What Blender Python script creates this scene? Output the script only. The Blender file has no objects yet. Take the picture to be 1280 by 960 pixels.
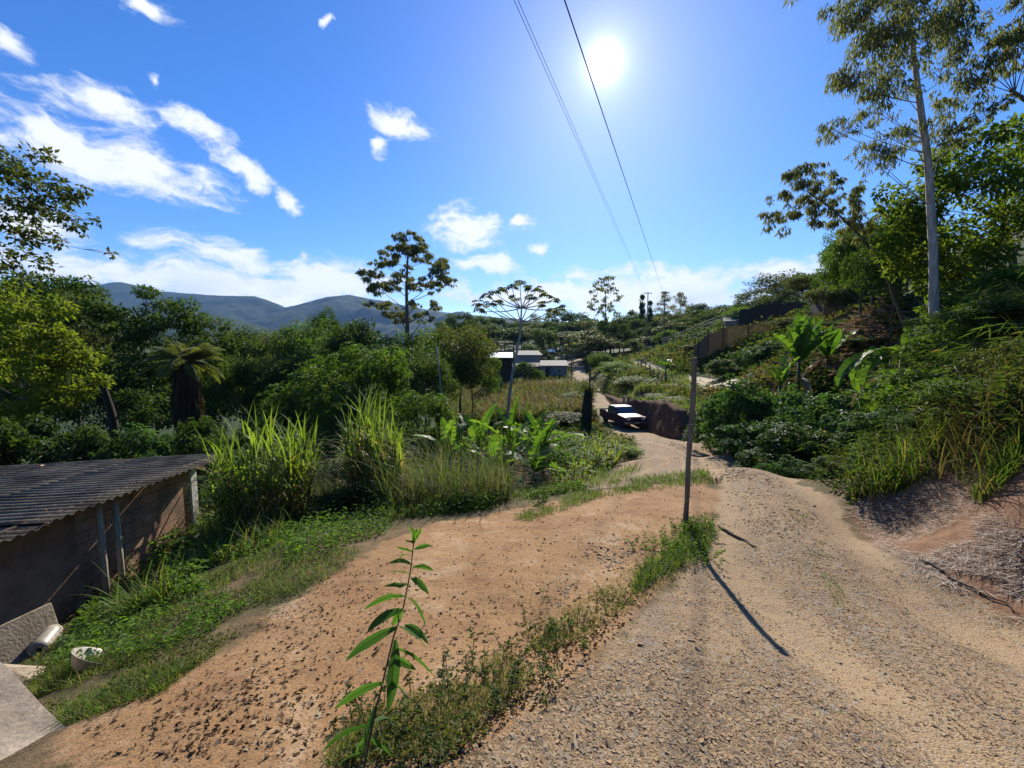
import bpy, math, random
import numpy as np
from mathutils import Vector, Matrix
R = math.radians
rng = np.random.default_rng(11)
random.seed(5)
C = bpy.context.scene.collection
sc = bpy.context.scene

# ------------------------------------------------------------------ camera model (used to measure the place from the photograph)
F, PITCH, CZ = 500.0, R(5.0), 1.6
def ray(u, v):
    x, z = (u - 640) / F, (480 - v) / F
    return np.array([x, math.cos(PITCH) + z * math.sin(PITCH), z * math.cos(PITCH) - math.sin(PITCH)])
def at(u, v, Y):
    d = ray(u, v); s = Y / d[1]
    return np.array([d[0] * s, Y, CZ + d[2] * s])

# ------------------------------------------------------------------ noise
def _hash(i, j, s):
    h = (i * 374761393 + j * 668265263 + s * 974634777) & 0x7fffffff
    h = ((h ^ (h >> 13)) * 1274126177) & 0x7fffffff
    return ((h ^ (h >> 16)) & 0xffff) / 65535.0
def vnoise(x, y, s=0):
    x = np.asarray(x, float); y = np.asarray(y, float)
    xi = np.floor(x).astype(np.int64); yi = np.floor(y).astype(np.int64)
    fx = x - xi; fy = y - yi
    fx = fx * fx * (3 - 2 * fx); fy = fy * fy * (3 - 2 * fy)
    a = _hash(xi, yi, s); b = _hash(xi + 1, yi, s); c = _hash(xi, yi + 1, s); d = _hash(xi + 1, yi + 1, s)
    return (a * (1 - fx) + b * fx) * (1 - fy) + (c * (1 - fx) + d * fx) * fy
def fbm(x, y, o=4, s=0):
    t = 0; a = .5
    for k in range(o):
        t = t + a * (vnoise(x, y, s + k) - .5); x = x * 2.03 + 7.1; y = y * 2.03 + 3.3; a *= .5
    return t

# ------------------------------------------------------------------ terrain
PX = [(960,960,1.35),(1280,960,1.35),(640,960,1.4),(1000,800,2.6),(1280,800,2.8),(900,720,3.75),(1100,700,4.0),(1000,640,5.7),
 (960,590,9.0),(900,570,13.0),(850,555,18.5),(800,540,27),(780,525,32),(760,505,40),(742,490,50),(728,470,72),(716,448,110),(712,440,135),
 (640,900,1.75),(500,860,2.1),(350,900,1.8),(300,860,2.15),(300,800,2.95),(450,760,3.2),(600,700,4.2),(700,720,3.8),(760,660,5.3),
 (820,620,7.0),(600,645,6.6),(450,690,4.7),(760,600,8.9),(800,575,12),(150,770,4.3),(100,900,2.1),(60,950,1.8),(250,760,3.7),
 (330,700,4.9),(330,665,7.2),(480,640,7.3),(620,520,35),(690,472,72),
 (1280,775,3.1),(1190,735,3.65),(1100,680,4.7),(1060,640,5.9),(1000,600,8.5),(930,572,12.8),(870,553,19),
 (1280,508,4.75),(1280,640,3.95),(1190,640,5.0),(1190,550,5.8),(1240,525,5.2),(1120,583,6.8),
 (910,488,33),(850,472,45),(800,457,58),(950,400,60),(870,415,60),(1000,440,30),(1030,410,35),(1060,375,42),(910,440,45),
 (800,438,90),(900,424,110),(960,408,100)]
XYZ = [(2,-3,.5),(-3,-3,.2),(6,-3,.8),(0,-15,2),(20,-15,8),(-20,-15,-2),(-6.85,5,-2.65),(-6.85,8.2,-2.7),(-10,6,-2.8),(-6.9,3.5,-2.5),
 (-6,2,-1.9),(-12,3,-2.7),(-2,11,-2.6),(2,12,-2.6),(2,20,-3.8),(-4,20,-4.5),(-10,14,-4.5),(-12,25,-6.5),(-25,20,-7),(-25,40,-9),
 (-10,40,-7),(0,38,-4.7),(3,50,-4.4),(-3,65,-4.5),(8.0,9.5,-2.6),(9.3,13,-3.4),(11,17,-3.9),(12,14,-2.6),(9,4.5,2.0),(9.5,8,1.2),(13,12,1.0),
 (14,6,4),(20,10,6),(20,20,4.5),(15,20,-.3),(30,5,11),(50,40,14),(50,10,20),(11.4,29.5,-1.9),(11.4,36,-1.8),(11.2,25.5,-2.0),(14,34,-1.9),(13,50,-1.9),
 (0,130,0),(-30,130,-4),(40,130,2),(-60,100,-8),(-100,60,-10),(0,250,8),(100,250,9),(-100,250,0),(150,100,30),(-150,150,-5),
 (-300,500,0),(300,500,20),(0,600,0),(0,1200,0),(-1000,1000,20),(1000,1000,150),(-2800,2800,40),(2800,2800,100),(-2800,0,20),(2800,0,120),(0,2800,40)]
CP = np.array([at(*p) for p in PX] + [np.array(p, float) for p in XYZ])
def _phi(r2): return np.sqrt(r2 + .36)
_n = len(CP)
_A = np.zeros((_n + 3, _n + 3))
_A[:_n, :_n] = _phi(((CP[:, None, :2] - CP[None, :, :2]) ** 2).sum(-1)) - np.eye(_n) * .05
_A[:_n, _n:] = np.c_[np.ones(_n), CP[:, :2]]; _A[_n:, :_n] = _A[:_n, _n:].T
_W = np.linalg.solve(_A, np.r_[CP[:, 2], 0, 0, 0])
def H0(x, y):
    x = np.asarray(x, float); y = np.asarray(y, float); sh = np.broadcast(x, y).shape
    x = np.broadcast_to(x, sh).ravel(); y = np.broadcast_to(y, sh).ravel()
    out = _W[_n] + _W[_n + 1] * x + _W[_n + 2] * y
    for k in range(_n):
        out = out + _W[k] * np.sqrt((x - CP[k, 0]) ** 2 + (y - CP[k, 1]) ** 2 + .36)
    return out.reshape(sh)
def gp0(u, v):
    d = ray(u, v); Y = np.geomspace(.8, 300, 700); s = Y / d[1]
    gap = CZ + d[2] * s - H0(d[0] * s, Y); k = np.argmax(gap < 0)
    if not (gap < 0).any(): k = len(Y) - 1
    return np.array([d[0] * s[k], Y[k]])
def seg_dist(x, y, poly, closed):
    n = len(poly); dm = np.full(x.shape, 1e9); inside = np.zeros(x.shape, bool)
    for i in range(n if closed else n - 1):
        ax, ay = poly[i]; bx, by = poly[(i + 1) % n]; dx, dy = bx - ax, by - ay
        t = np.clip(((x - ax) * dx + (y - ay) * dy) / (dx * dx + dy * dy + 1e-12), 0, 1)
        dm = np.minimum(dm, (x - ax - t * dx) ** 2 + (y - ay - t * dy) ** 2)
        c = ((ay > y) != (by > y)) & (x < (bx - ax) * (y - ay) / (by - ay + 1e-12) + ax)
        inside ^= c
    dm = np.sqrt(dm)
    return np.where(inside, dm, -dm) if closed else dm
ROAD_L = [(600,955),(720,860),(800,765),(862,705),(893,655),(903,615),(885,594),(840,600),(790,608),(738,613),(728,606),(765,594),(792,572),(800,556),(766,541),(748,515),(733,494),(717,470),(706,449)]
ROAD_R = [(1280,785),(1190,738),(1100,682),(1050,635),(1000,600),(930,572),(870,553),(815,533),(776,507),(757,489),(738,469),(725,448)]
road_poly = [(-.6, -6), ] + [tuple(gp0(*p)) for p in ROAD_L] + [tuple(gp0(*p)) for p in ROAD_R][::-1] + [(5.0, 1.2), (5.2, -6)]
track_poly = [tuple(gp0(*p)) for p in [(925,494),(880,487),(850,478),(815,466),(790,457),(795,453),(830,461),(860,469),(895,477),(930,485)]]
dirt_poly = [tuple(gp0(*p)) for p in [(560,958),(120,985),(95,905),(190,868),(285,818),(330,770),(400,725),(470,685),(540,655),(620,642),(700,622),(740,616),(790,611),(840,603),(885,597),(903,617),(893,655),(862,705),(800,765),(720,860)]]
bank_poly = [(4.7, 2.2)] + [tuple(gp0(*p)) for p in [(1280,790),(1190,740),(1100,684),(1062,640),(1085,612),(1120,590),(1190,553),(1240,528),(1278,510)]] + [(7, 2.5)]
cut_poly = [tuple(gp0(*p)) for p in [(755,492),(775,510),(815,531),(852,546),(862,532),(846,508),(810,490),(775,480)]]
RC = np.array([((np.array(gp0(*a)) + np.array(gp0(*b))) / 2) for a, b in [((862,705),(1120,695)),((893,655),(1062,645)),((893,610),(1010,605)),((850,572),(930,572)),((800,556),(862,550))]])
RC = [(2.1, -6), (2.3, .5), (2.7, 2.2)] + [tuple(p) for p in RC]
_RP = np.array([at(*p)[1:] for p in [(900,570,13.0),(850,555,18.5),(800,540,27),(780,525,32),(760,505,40),(742,490,50),(728,470,72),(716,448,110)]])
def H(x, y):
    x = np.asarray(x, float); y = np.asarray(y, float)
    z = H0(x, y)
    if ((y > 12) & (y < 90)).any() and x.size:            # the road bed is graded level across
        m = (y > 12) & (y < 90) & (np.abs(x) < 25); zz = z.copy()
        s = seg_dist(x[m], y[m], road_poly, True); w = np.clip((s + 1.6) / 1.6, 0, 1); w = w * w * (3 - 2 * w) * np.clip((y[m] - 14) / 5, 0, 1) * np.clip((90 - y[m]) / 15, 0, 1)
        zz[m] = z[m] * (1 - w) + np.interp(y[m], _RP[:, 0], _RP[:, 1]) * w; z = zz
    dist = np.sqrt(x * x + y * y)
    z = z + .05 * fbm(x * 1.3, y * 1.3, 4, 3) * np.clip(dist / 2, .5, 1) + np.clip((dist - 10) / 40, 0, 1) * 1.0 * fbm(x * .12, y * .12, 3, 9)
    near = np.clip((14 - dist) / 6, 0, 1)
    z = z + near * .028 * fbm(x * 7, y * 7, 3, 21)
    rd = seg_dist(x, y, RC, False)
    z = z + np.clip((30 - y) / 10, 0, 1) * (-.045 * np.exp(-((rd - .72) / .24) ** 2) + .03 * np.exp(-(rd / .35) ** 2))
    return z
def gp(u, v):
    d = ray(u, v); Y = np.geomspace(.8, 400, 900); s = Y / d[1]
    gap = CZ + d[2] * s - H0(d[0] * s, Y); k = int(np.argmax(gap < 0)) if (gap < 0).any() else len(Y) - 1
    x, y = d[0] * s[k], Y[k]
    return np.array([x, y, float(H(np.array([x]), np.array([y]))[0])])
def gz(x, y): return float(H(np.array([x]), np.array([y]))[0])
def gu(u, Y):
    x = at(u, 436, Y)[0]; return np.array([x, Y, gz(x, Y)])

# ------------------------------------------------------------------ materials
def NT(m):
    m.use_nodes = True; nt = m.node_tree; nt.nodes.clear(); return nt
def nd(nt, t, **kw):
    n = nt.nodes.new(t)
    for k, v in kw.items():
        if k[0] == '_':
            n.inputs[int(k[1:])].default_value = v
        else: setattr(n, k, v)
    return n
def ln(nt, a, b): nt.links.new(a, b)
def mixc(nt, fac, a, b, mode='MIX'):
    n = nt.nodes.new('ShaderNodeMix'); n.data_type = 'RGBA'; n.blend_type = mode
    for s, v in ((n.inputs[0], fac), (n.inputs[6], a), (n.inputs[7], b)):
        if hasattr(v, 'links'): nt.links.new(v, s)
        elif isinstance(v, (int, float)): s.default_value = v
        else: s.default_value = (*v, 1)
    return n.outputs[2]
def math_(nt, op, a, b=0.0, clamp=False):
    n = nt.nodes.new('ShaderNodeMath'); n.operation = op; n.use_clamp = clamp
    for s, v in ((n.inputs[0], a), (n.inputs[1], b)):
        if hasattr(v, 'links'): nt.links.new(v, s)
        else: s.default_value = v
    return n.outputs[0]
def sstep(nt, x, lo, hi):
    n = nt.nodes.new('ShaderNodeMapRange'); n.interpolation_type = 'SMOOTHSTEP'
    nt.links.new(x, n.inputs[0]); n.inputs[1].default_value = lo; n.inputs[2].default_value = hi
    return n.outputs[0]
def noise(nt, vec, scale, detail=4, rough=.55):
    n = nd(nt, 'ShaderNodeTexNoise'); n.inputs['Scale'].default_value = scale; n.inputs['Detail'].default_value = detail; n.inputs['Roughness'].default_value = rough
    if vec is not None: ln(nt, vec, n.inputs['Vector'])
    return n.outputs[0]
def plain(name, c1, c2=None, scale=8, rough=.75, spec=.3, bump=.3, metallic=0, coat=0, bscale=None, stretch=None):
    m = bpy.data.materials.new(name); nt = NT(m)
    tc = nd(nt, 'ShaderNodeTexCoord').outputs['Object']
    if stretch:
        mp = nd(nt, 'ShaderNodeMapping'); mp.inputs['Scale'].default_value = stretch; ln(nt, tc, mp.inputs[0]); tc = mp.outputs[0]
    b = nd(nt, 'ShaderNodeBsdfPrincipled'); o = nd(nt, 'ShaderNodeOutputMaterial')
    f = sstep(nt, noise(nt, tc, scale, 6, .65), .3, .7)
    ln(nt, mixc(nt, f, c1, c2 or tuple(x * .7 for x in c1)), b.inputs['Base Color'])
    b.inputs['Roughness'].default_value = rough; b.inputs['Specular IOR Level'].default_value = spec
    b.inputs['Metallic'].default_value = metallic; b.inputs['Coat Weight'].default_value = coat; b.inputs['Coat Roughness'].default_value = .05
    if bump:
        bp = nd(nt, 'ShaderNodeBump'); bp.inputs['Strength'].default_value = bump; bp.inputs['Distance'].default_value = .02
        ln(nt, noise(nt, tc, bscale or scale * 5, 5), bp.inputs['Height']); ln(nt, bp.outputs[0], b.inputs['Normal'])
    ln(nt, b.outputs[0], o.inputs[0]); return m
def leafmat(name, ca, cb, cc=None, tr=.4, trc=None, rough=.6, spec=.14):
    """ca..cb by the leaf's own tint; cc = colour of the rare dry or young leaves (tint above .93)"""
    m = bpy.data.materials.new(name); nt = NT(m)
    a = nd(nt, 'ShaderNodeAttribute'); a.attribute_name = 'tint'; t = a.outputs['Fac']
    col = mixc(nt, t, ca, cb)
    if cc: col = mixc(nt, math_(nt, 'GREATER_THAN', t, .93), col, cc)
    b = nd(nt, 'ShaderNodeBsdfPrincipled'); ln(nt, col, b.inputs['Base Color'])
    b.inputs['Roughness'].default_value = rough; b.inputs['Specular IOR Level'].default_value = spec
    tl = nd(nt, 'ShaderNodeBsdfTranslucent')
    ln(nt, mixc(nt, 1.0, col, trc or (1.9, 2.0, .7), 'MULTIPLY'), tl.inputs[0])
    mx = nd(nt, 'ShaderNodeMixShader', _0=tr); ln(nt, b.outputs[0], mx.inputs[1]); ln(nt, tl.outputs[0], mx.inputs[2])
    o = nd(nt, 'ShaderNodeOutputMaterial'); ln(nt, mx.outputs[0], o.inputs[0]); return m

M = {}
M['leaf_mid'] = leafmat('leaf_mid', (.040,.078,.014), (.078,.128,.024), (.11,.12,.03))
M['leaf_dark'] = leafmat('leaf_dark', (.030,.056,.014), (.062,.098,.022), (.10,.11,.03), tr=.36)
M['leaf_yellow'] = leafmat('leaf_yellow', (.080,.115,.014), (.150,.178,.022), None, tr=.5)
M['leaf_olive'] = leafmat('leaf_olive', (.050,.070,.020), (.085,.095,.028), (.14,.10,.04), tr=.36)
M['leaf_euc'] = leafmat('leaf_euc', (.085,.100,.045), (.14,.14,.068), (.20,.14,.08), tr=.42)
M['leaf_fresh'] = leafmat('leaf_fresh', (.055,.110,.016), (.095,.160,.025), None, tr=.45)
M['leaf_shrub'] = leafmat('leaf_shrub', (.026,.060,.020), (.055,.105,.032), (.12,.16,.05), tr=.38, spec=.14, rough=.6)
M['leaf_far'] = leafmat('leaf_far', (.036,.062,.020), (.075,.105,.032), (.09,.09,.04), tr=.34, spec=.05, rough=.8)
M['grass'] = leafmat('grass', (.055,.095,.016), (.110,.155,.030), (.20,.155,.07), tr=.45)
M['cane'] = leafmat('cane', (.080,.125,.018), (.155,.205,.035), (.26,.18,.07), tr=.5, spec=.35)
M['grass_dull'] = leafmat('grass_dull', (.050,.075,.022), (.095,.125,.040), (.17,.13,.10), tr=.4)
M['undergrowth'] = leafmat('undergrowth', (.032,.055,.014), (.070,.095,.022), (.13,.095,.05), tr=.36, spec=.08, rough=.8)
M['grass_brown'] = leafmat('grass_brown', (.075,.055,.03), (.13,.095,.05), (.10,.12,.03), tr=.35)
M['leaf_bright'] = leafmat('leaf_bright', (.060,.095,.014), (.115,.150,.022), (.16,.15,.04), tr=.48)
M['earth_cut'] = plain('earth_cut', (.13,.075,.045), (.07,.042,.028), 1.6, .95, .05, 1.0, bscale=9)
def block_wall():
    m = bpy.data.materials.new('block_wall'); nt = NT(m); tc = nd(nt, 'ShaderNodeTexCoord').outputs['Object']; s = nd(nt, 'ShaderNodeSeparateXYZ'); ln(nt, tc, s.inputs[0]); c = nd(nt, 'ShaderNodeCombineXYZ')
    ln(nt, math_(nt, 'ADD', s.outputs[1], s.outputs[0]), c.inputs[0]); ln(nt, s.outputs[2], c.inputs[1])
    b = nd(nt, 'ShaderNodeTexBrick'); ln(nt, c.outputs[0], b.inputs['Vector']); b.inputs['Scale'].default_value = 1; b.inputs['Brick Width'].default_value = .39; b.inputs['Row Height'].default_value = .19; b.inputs['Mortar Size'].default_value = .009
    b.inputs['Color1'].default_value = (.46,.26,.16,1); b.inputs['Color2'].default_value = (.36,.20,.125,1); b.inputs['Mortar'].default_value = (.16,.12,.09,1)
    st = mixc(nt, sstep(nt, noise(nt, tc, 1.3, 6, .7), .45, .68), b.outputs['Color'], (.17,.115,.075)); st = mixc(nt, sstep(nt, noise(nt, tc, 4, 5), .55, .75), st, (.40,.33,.26))
    p = nd(nt, 'ShaderNodeBsdfPrincipled'); ln(nt, st, p.inputs['Base Color']); p.inputs['Roughness'].default_value = .95; bp = nd(nt, 'ShaderNodeBump'); bp.inputs['Strength'].default_value = .7; bp.inputs['Distance'].default_value = .02
    ln(nt, math_(nt, 'ADD', math_(nt, 'MULTIPLY', b.outputs['Fac'], -1.0), math_(nt, 'MULTIPLY', noise(nt, tc, 30, 4), .8)), bp.inputs['Height']); ln(nt, bp.outputs[0], p.inputs['Normal']); ln(nt, p.outputs[0], nd(nt, 'ShaderNodeOutputMaterial').inputs[0]); return m
M['block_wall'] = block_wall()
M['straw'] = leafmat('straw', (.30,.22,.155), (.56,.48,.40), (.12,.07,.04), tr=.15, trc=(1, .95, .8))
M['corn'] = leafmat('corn', (.115,.10,.036), (.185,.165,.058), (.10,.14,.03), tr=.4, trc=(1.3, 1.2, .7))
M['corn_green'] = leafmat('corn_green', (.12,.15,.03), (.20,.22,.045), None, tr=.4)
M['banana'] = leafmat('banana', (.040,.088,.014), (.080,.140,.022), None, tr=.5, spec=.25, rough=.5)
M['banana_dry'] = leafmat('banana_dry', (.16,.10,.06), (.30,.24,.17), None, tr=.2, trc=(1, .9, .7))
M['bamboo'] = leafmat('bamboo', (.036,.066,.015), (.078,.108,.026), (.125,.10,.045), tr=.4)
M['weed'] = leafmat('weed', (.030,.075,.020), (.060,.125,.025), (.14,.19,.03), tr=.42, spec=.2)
M['litter'] = leafmat('litter', (.06,.038,.02), (.17,.11,.06), (.35,.29,.2), tr=.05, spec=.05, rough=.9)
M['palm'] = leafmat('palm', (.075,.095,.028), (.13,.14,.045), None, tr=.4, spec=.5)
M['palm_dry'] = leafmat('palm_dry', (.06,.042,.026), (.10,.075,.045), None, tr=.1)
M['bark'] = plain('bark', (.16,.13,.10), (.07,.055,.042), 9, .9, .1, .6, stretch=(3, 3, .6))
M['bark_pale'] = plain('bark_pale', (.40,.36,.31), (.22,.18,.14), 5, .85, .15, .4, stretch=(3, 3, .5))
M['bark_dark'] = plain('bark_dark', (.06,.048,.036), (.03,.024,.02), 9, .9, .1, .5)
M['stem_green'] = plain('stem_green', (.10,.12,.05), (.06,.05,.03), 9, .7, .3, .3)
M['weed_stem'] = plain('weed_stem', (.07,.045,.03), (.09,.10,.04), 9, .6, .3, .2)
M['wood_pole'] = plain('wood_pole', (.21,.165,.12), (.10,.08,.06), 6, .85, .15, .6, stretch=(6, 6, .5))
M['wood_pale'] = plain('wood_pale', (.46,.40,.29), (.27,.22,.15), 6, .85, .15, .4, stretch=(6, 6, .5))
M['wood_dark'] = plain('wood_dark', (.09,.07,.055), (.05,.04,.03), 6, .9, .1, .5)
M['bamboo_screen'] = leafmat('bamboo_screen', (.27,.21,.12), (.40,.31,.19), None, tr=.45, trc=(1, .95, .8))
M['clod'] = plain('clod', (.20,.12,.065), (.11,.07,.042), 20, .95, .05, .5)
M['fibre_roof'] = plain('fibre_roof', (.185,.15,.105), (.055,.046,.034), 1.6, .9, .08, .5, bscale=40)
M['concrete'] = plain('concrete', (.36,.29,.205), (.20,.155,.11), 3, .9, .2, .5, bscale=30)
M['concrete_dark'] = plain('concrete_dark', (.38,.235,.15), (.20,.125,.08), 2.5, .92, .15, .6, bscale=24)
M['white_paint'] = plain('white_paint', (.72,.70,.66), (.50,.47,.42), 4, .7, .3, .2)
M['white_plastic'] = plain('white_plastic', (.40,.36,.31), (.19,.165,.13), 6, .35, .5, .1)
M['grey_block'] = plain('grey_block', (.27,.25,.225), (.19,.175,.155), 3, .9, .2, .4, bscale=14)
M['roof_pale'] = plain('roof_pale', (.22,.21,.19), (.16,.155,.14), 1.5, .8, .1, .2)
M['roof_white'] = plain('roof_white', (.80,.81,.83), (.70,.71,.73), 1.5, .45, .5, .1)
M['roof_brown'] = plain('roof_brown', (.10,.065,.05), (.06,.04,.03), 2.5, .85, .2, .4)
M['orange_brick'] = plain('orange_brick', (.42,.19,.09), (.30,.13,.065), 6, .9, .15, .4)
M['dark_void'] = plain('dark_void', (.02,.02,.022), (.015,.015,.018), 6, .8, .2, 0)
M['paint_maroon'] = plain('paint_maroon', (.085,.022,.040), (.070,.018,.034), 3, .4, .25, 0, coat=.22)
M['paint_lower'] = plain('paint_lower', (.13,.07,.065), (.07,.03,.035), 3, .5, .4, 0, coat=.3)
M['car_glass'] = plain('car_glass', (.02,.025,.035), (.015,.02,.03), 3, .05, .8, 0)
M['chrome'] = plain('chrome', (.55,.55,.55), (.45,.45,.45), 5, .2, .5, 0, metallic=.9)
M['lamp_glass'] = plain('lamp_glass', (.75,.76,.76), (.55,.56,.56), 9, .1, .7, 0)
M['tyre'] = plain('tyre', (.03,.03,.03), (.05,.045,.04), 9, .85, .2, .2)
M['black_cable'] = plain('black_cable', (.02,.02,.022), (.03,.03,.03), 3, .6, .3, 0)
M['wire'] = plain('wire', (.35,.34,.32), (.28,.27,.25), 3, .5, .4, 0)
M['mountain'] = plain('mountain', (.014,.030,.015), (.034,.052,.022), .012, .95, .05, 1.0, bscale=.05)

def stone_mat():
    m = bpy.data.materials.new('stone'); nt = NT(m)
    a = nd(nt, 'ShaderNodeAttribute'); a.attribute_name = 'tint'
    cr = nd(nt, 'ShaderNodeValToRGB'); ln(nt, a.outputs['Fac'], cr.inputs[0])
    el = cr.color_ramp.elements; el[0].position = 0; el[0].color = (.235,.150,.075,1); el[1].position = 1; el[1].color = (.33,.255,.165,1)
    for p, c in ((.45,(.31,.205,.11,1)),(.68,(.27,.18,.10,1)),(.74,(.17,.155,.135,1)),(.88,(.27,.21,.135,1))):
        e = el.new(p); e.color = c
    tc = nd(nt, 'ShaderNodeTexCoord').outputs['Object']
    col = mixc(nt, .35, cr.outputs[0], mixc(nt, noise(nt, tc, 60, 3), (.09,.068,.045), (.44,.34,.22)))
    b = nd(nt, 'ShaderNodeBsdfPrincipled'); ln(nt, col, b.inputs['Base Color']); b.inputs['Roughness'].default_value = .95; b.inputs['Specular IOR Level'].default_value = .08
    o = nd(nt, 'ShaderNodeOutputMaterial'); ln(nt, b.outputs[0], o.inputs[0]); return m
M['stone'] = stone_mat()

def ground_mat():
    m = bpy.data.materials.new('ground_surface'); nt = NT(m)
    tc = nd(nt, 'ShaderNodeTexCoord').outputs['Object']
    def attr(n):
        a = nd(nt, 'ShaderNodeAttribute'); a.attribute_name = n; return a.outputs['Fac']
    n_big = noise(nt, tc, .8, 5, .6); n_mid = noise(nt, tc, 4, 6, .65); n_fine = noise(nt, tc, 26, 5, .7); n_vfine = noise(nt, tc, 130, 3, .7)
    def mask(name, amt=.9):
        j = math_(nt, 'MULTIPLY', math_(nt, 'SUBTRACT', n_mid, .5), amt)
        j2 = math_(nt, 'MULTIPLY', math_(nt, 'SUBTRACT', n_fine, .5), .5)
        return sstep(nt, math_(nt, 'ADD', math_(nt, 'ADD', attr(name), j), j2), .36, .64)
    # soil under plants
    soil = mixc(nt, sstep(nt, n_mid, .35, .65), (.085,.062,.032), (.17,.115,.060))
    soil = mixc(nt, sstep(nt, n_big, .45, .6), soil, (.075,.070,.030))
    soil = mixc(nt, attr('wild'), soil, mixc(nt, noise(nt, tc, .35, 6, .7), (.018,.032,.010), (.050,.070,.022)))
    # clearing: orange earth with pale scuffs and dark crumbs
    dirt = mixc(nt, sstep(nt, n_big, .3, .7), (.245,.136,.062), (.320,.194,.094))
    dirt = mixc(nt, math_(nt, 'MULTIPLY', sstep(nt, n_mid, .52, .75), .6), dirt, (.36,.25,.155))
    dirt = mixc(nt, sstep(nt, n_fine, .54, .66), dirt, (.17,.105,.06))
    n_pat = noise(nt, tc, 1.7, 7, .7)
    dirt = mixc(nt, math_(nt, 'MULTIPLY', sstep(nt, n_pat, .53, .64), .6), dirt, (.40,.285,.175))
    dirt = mixc(nt, math_(nt, 'MULTIPLY', sstep(nt, n_pat, .45, .36), .55), dirt, (.165,.088,.045))
    dirt = mixc(nt, math_(nt, 'MULTIPLY', sstep(nt, n_vfine, .55, .75), .5), dirt, (.16,.10,.06))
    # gravel
    vo = nd(nt, 'ShaderNodeTexVoronoi'); vo.inputs['Scale'].default_value = 95; ln(nt, tc, vo.inputs['Vector'])
    sp = nd(nt, 'ShaderNodeSeparateColor'); ln(nt, vo.outputs['Color'], sp.inputs[0])
    vo2 = nd(nt, 'ShaderNodeTexVoronoi'); vo2.inputs['Scale'].default_value = 38; ln(nt, tc, vo2.inputs['Vector'])
    sp2 = nd(nt, 'ShaderNodeSeparateColor'); ln(nt, vo2.outputs['Color'], sp2.inputs[0])
    grav = mixc(nt, sp.outputs[0], (.180,.116,.060), (.335,.235,.132))
    grav = mixc(nt, sstep(nt, sp2.outputs[1], .72, .8), grav, (.27,.235,.19))
    grav = mixc(nt, math_(nt, 'MULTIPLY', sstep(nt, n_big, .42, .62), .55), grav, (.31,.21,.12))
    grav = mixc(nt, math_(nt, 'MULTIPLY', sstep(nt, n_mid, .5, .72), .5), grav, (.20,.155,.11))
    ac = attr('across'); cxy = nd(nt, 'ShaderNodeCombineXYZ'); ln(nt, math_(nt, 'MULTIPLY', ac, 2.6), cxy.inputs[0]); spp = nd(nt, 'ShaderNodeSeparateXYZ'); ln(nt, tc, spp.inputs[0]); ln(nt, math_(nt, 'MULTIPLY', spp.outputs[1], .35), cxy.inputs[1])
    strk = noise(nt, cxy.outputs[0], 1.6, 5, .6)
    grav = mixc(nt, math_(nt, 'MULTIPLY', sstep(nt, strk, .5, .66), .7), grav, (.345,.25,.15))
    grav = mixc(nt, math_(nt, 'MULTIPLY', sstep(nt, strk, .5, .34), .5), grav, (.20,.165,.125))
    trk = math_(nt, 'MULTIPLY', sstep(nt, math_(nt, 'ABSOLUTE', math_(nt, 'SUBTRACT', math_(nt, 'ADD', ac, math_(nt, 'MULTIPLY', math_(nt, 'SUBTRACT', n_mid, .5), .3)), .72)), .30, .10), .55)
    grav = mixc(nt, trk, grav, (.37,.26,.15))
    grav = mixc(nt, sstep(nt, n_vfine, .57, .68), grav, (.085,.062,.042))
    grav = mixc(nt, sstep(nt, n_fine, .60, .70), grav, (.13,.095,.062))
    # cut earth
    earth = mixc(nt, sstep(nt, n_mid, .3, .7), (.15,.078,.042), (.23,.13,.075))
    earth = mixc(nt, sstep(nt, n_fine, .5, .68), earth, (.11,.065,.040))
    track = mixc(nt, n_mid, (.36,.29,.20), (.44,.37,.27))
    col = mixc(nt, mask('dirt'), soil, dirt)
    col = mixc(nt, mask('bank'), col, earth)
    col = mixc(nt, mask('gravel', .7), col, grav)
    col = mixc(nt, mask('track', .2), col, track)
    b = nd(nt, 'ShaderNodeBsdfPrincipled'); ln(nt, col, b.inputs['Base Color']); b.inputs['Roughness'].default_value = .92; b.inputs['Specular IOR Level'].default_value = .12
    hsum = math_(nt, 'ADD', math_(nt, 'MULTIPLY', n_fine, .9), math_(nt, 'MULTIPLY', n_vfine, .25))
    hv = math_(nt, 'MULTIPLY', math_(nt, 'SUBTRACT', 1.0, vo.outputs['Distance']), math_(nt, 'MULTIPLY', mask('gravel'), .35))
    bp = nd(nt, 'ShaderNodeBump'); bp.inputs['Strength'].default_value = .9; bp.inputs['Distance'].default_value = .03
    ln(nt, math_(nt, 'ADD', hsum, hv), bp.inputs['Height']); ln(nt, bp.outputs[0], b.inputs['Normal'])
    o = nd(nt, 'ShaderNodeOutputMaterial'); ln(nt, b.outputs[0], o.inputs[0]); return m
M['ground'] = ground_mat()

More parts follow.
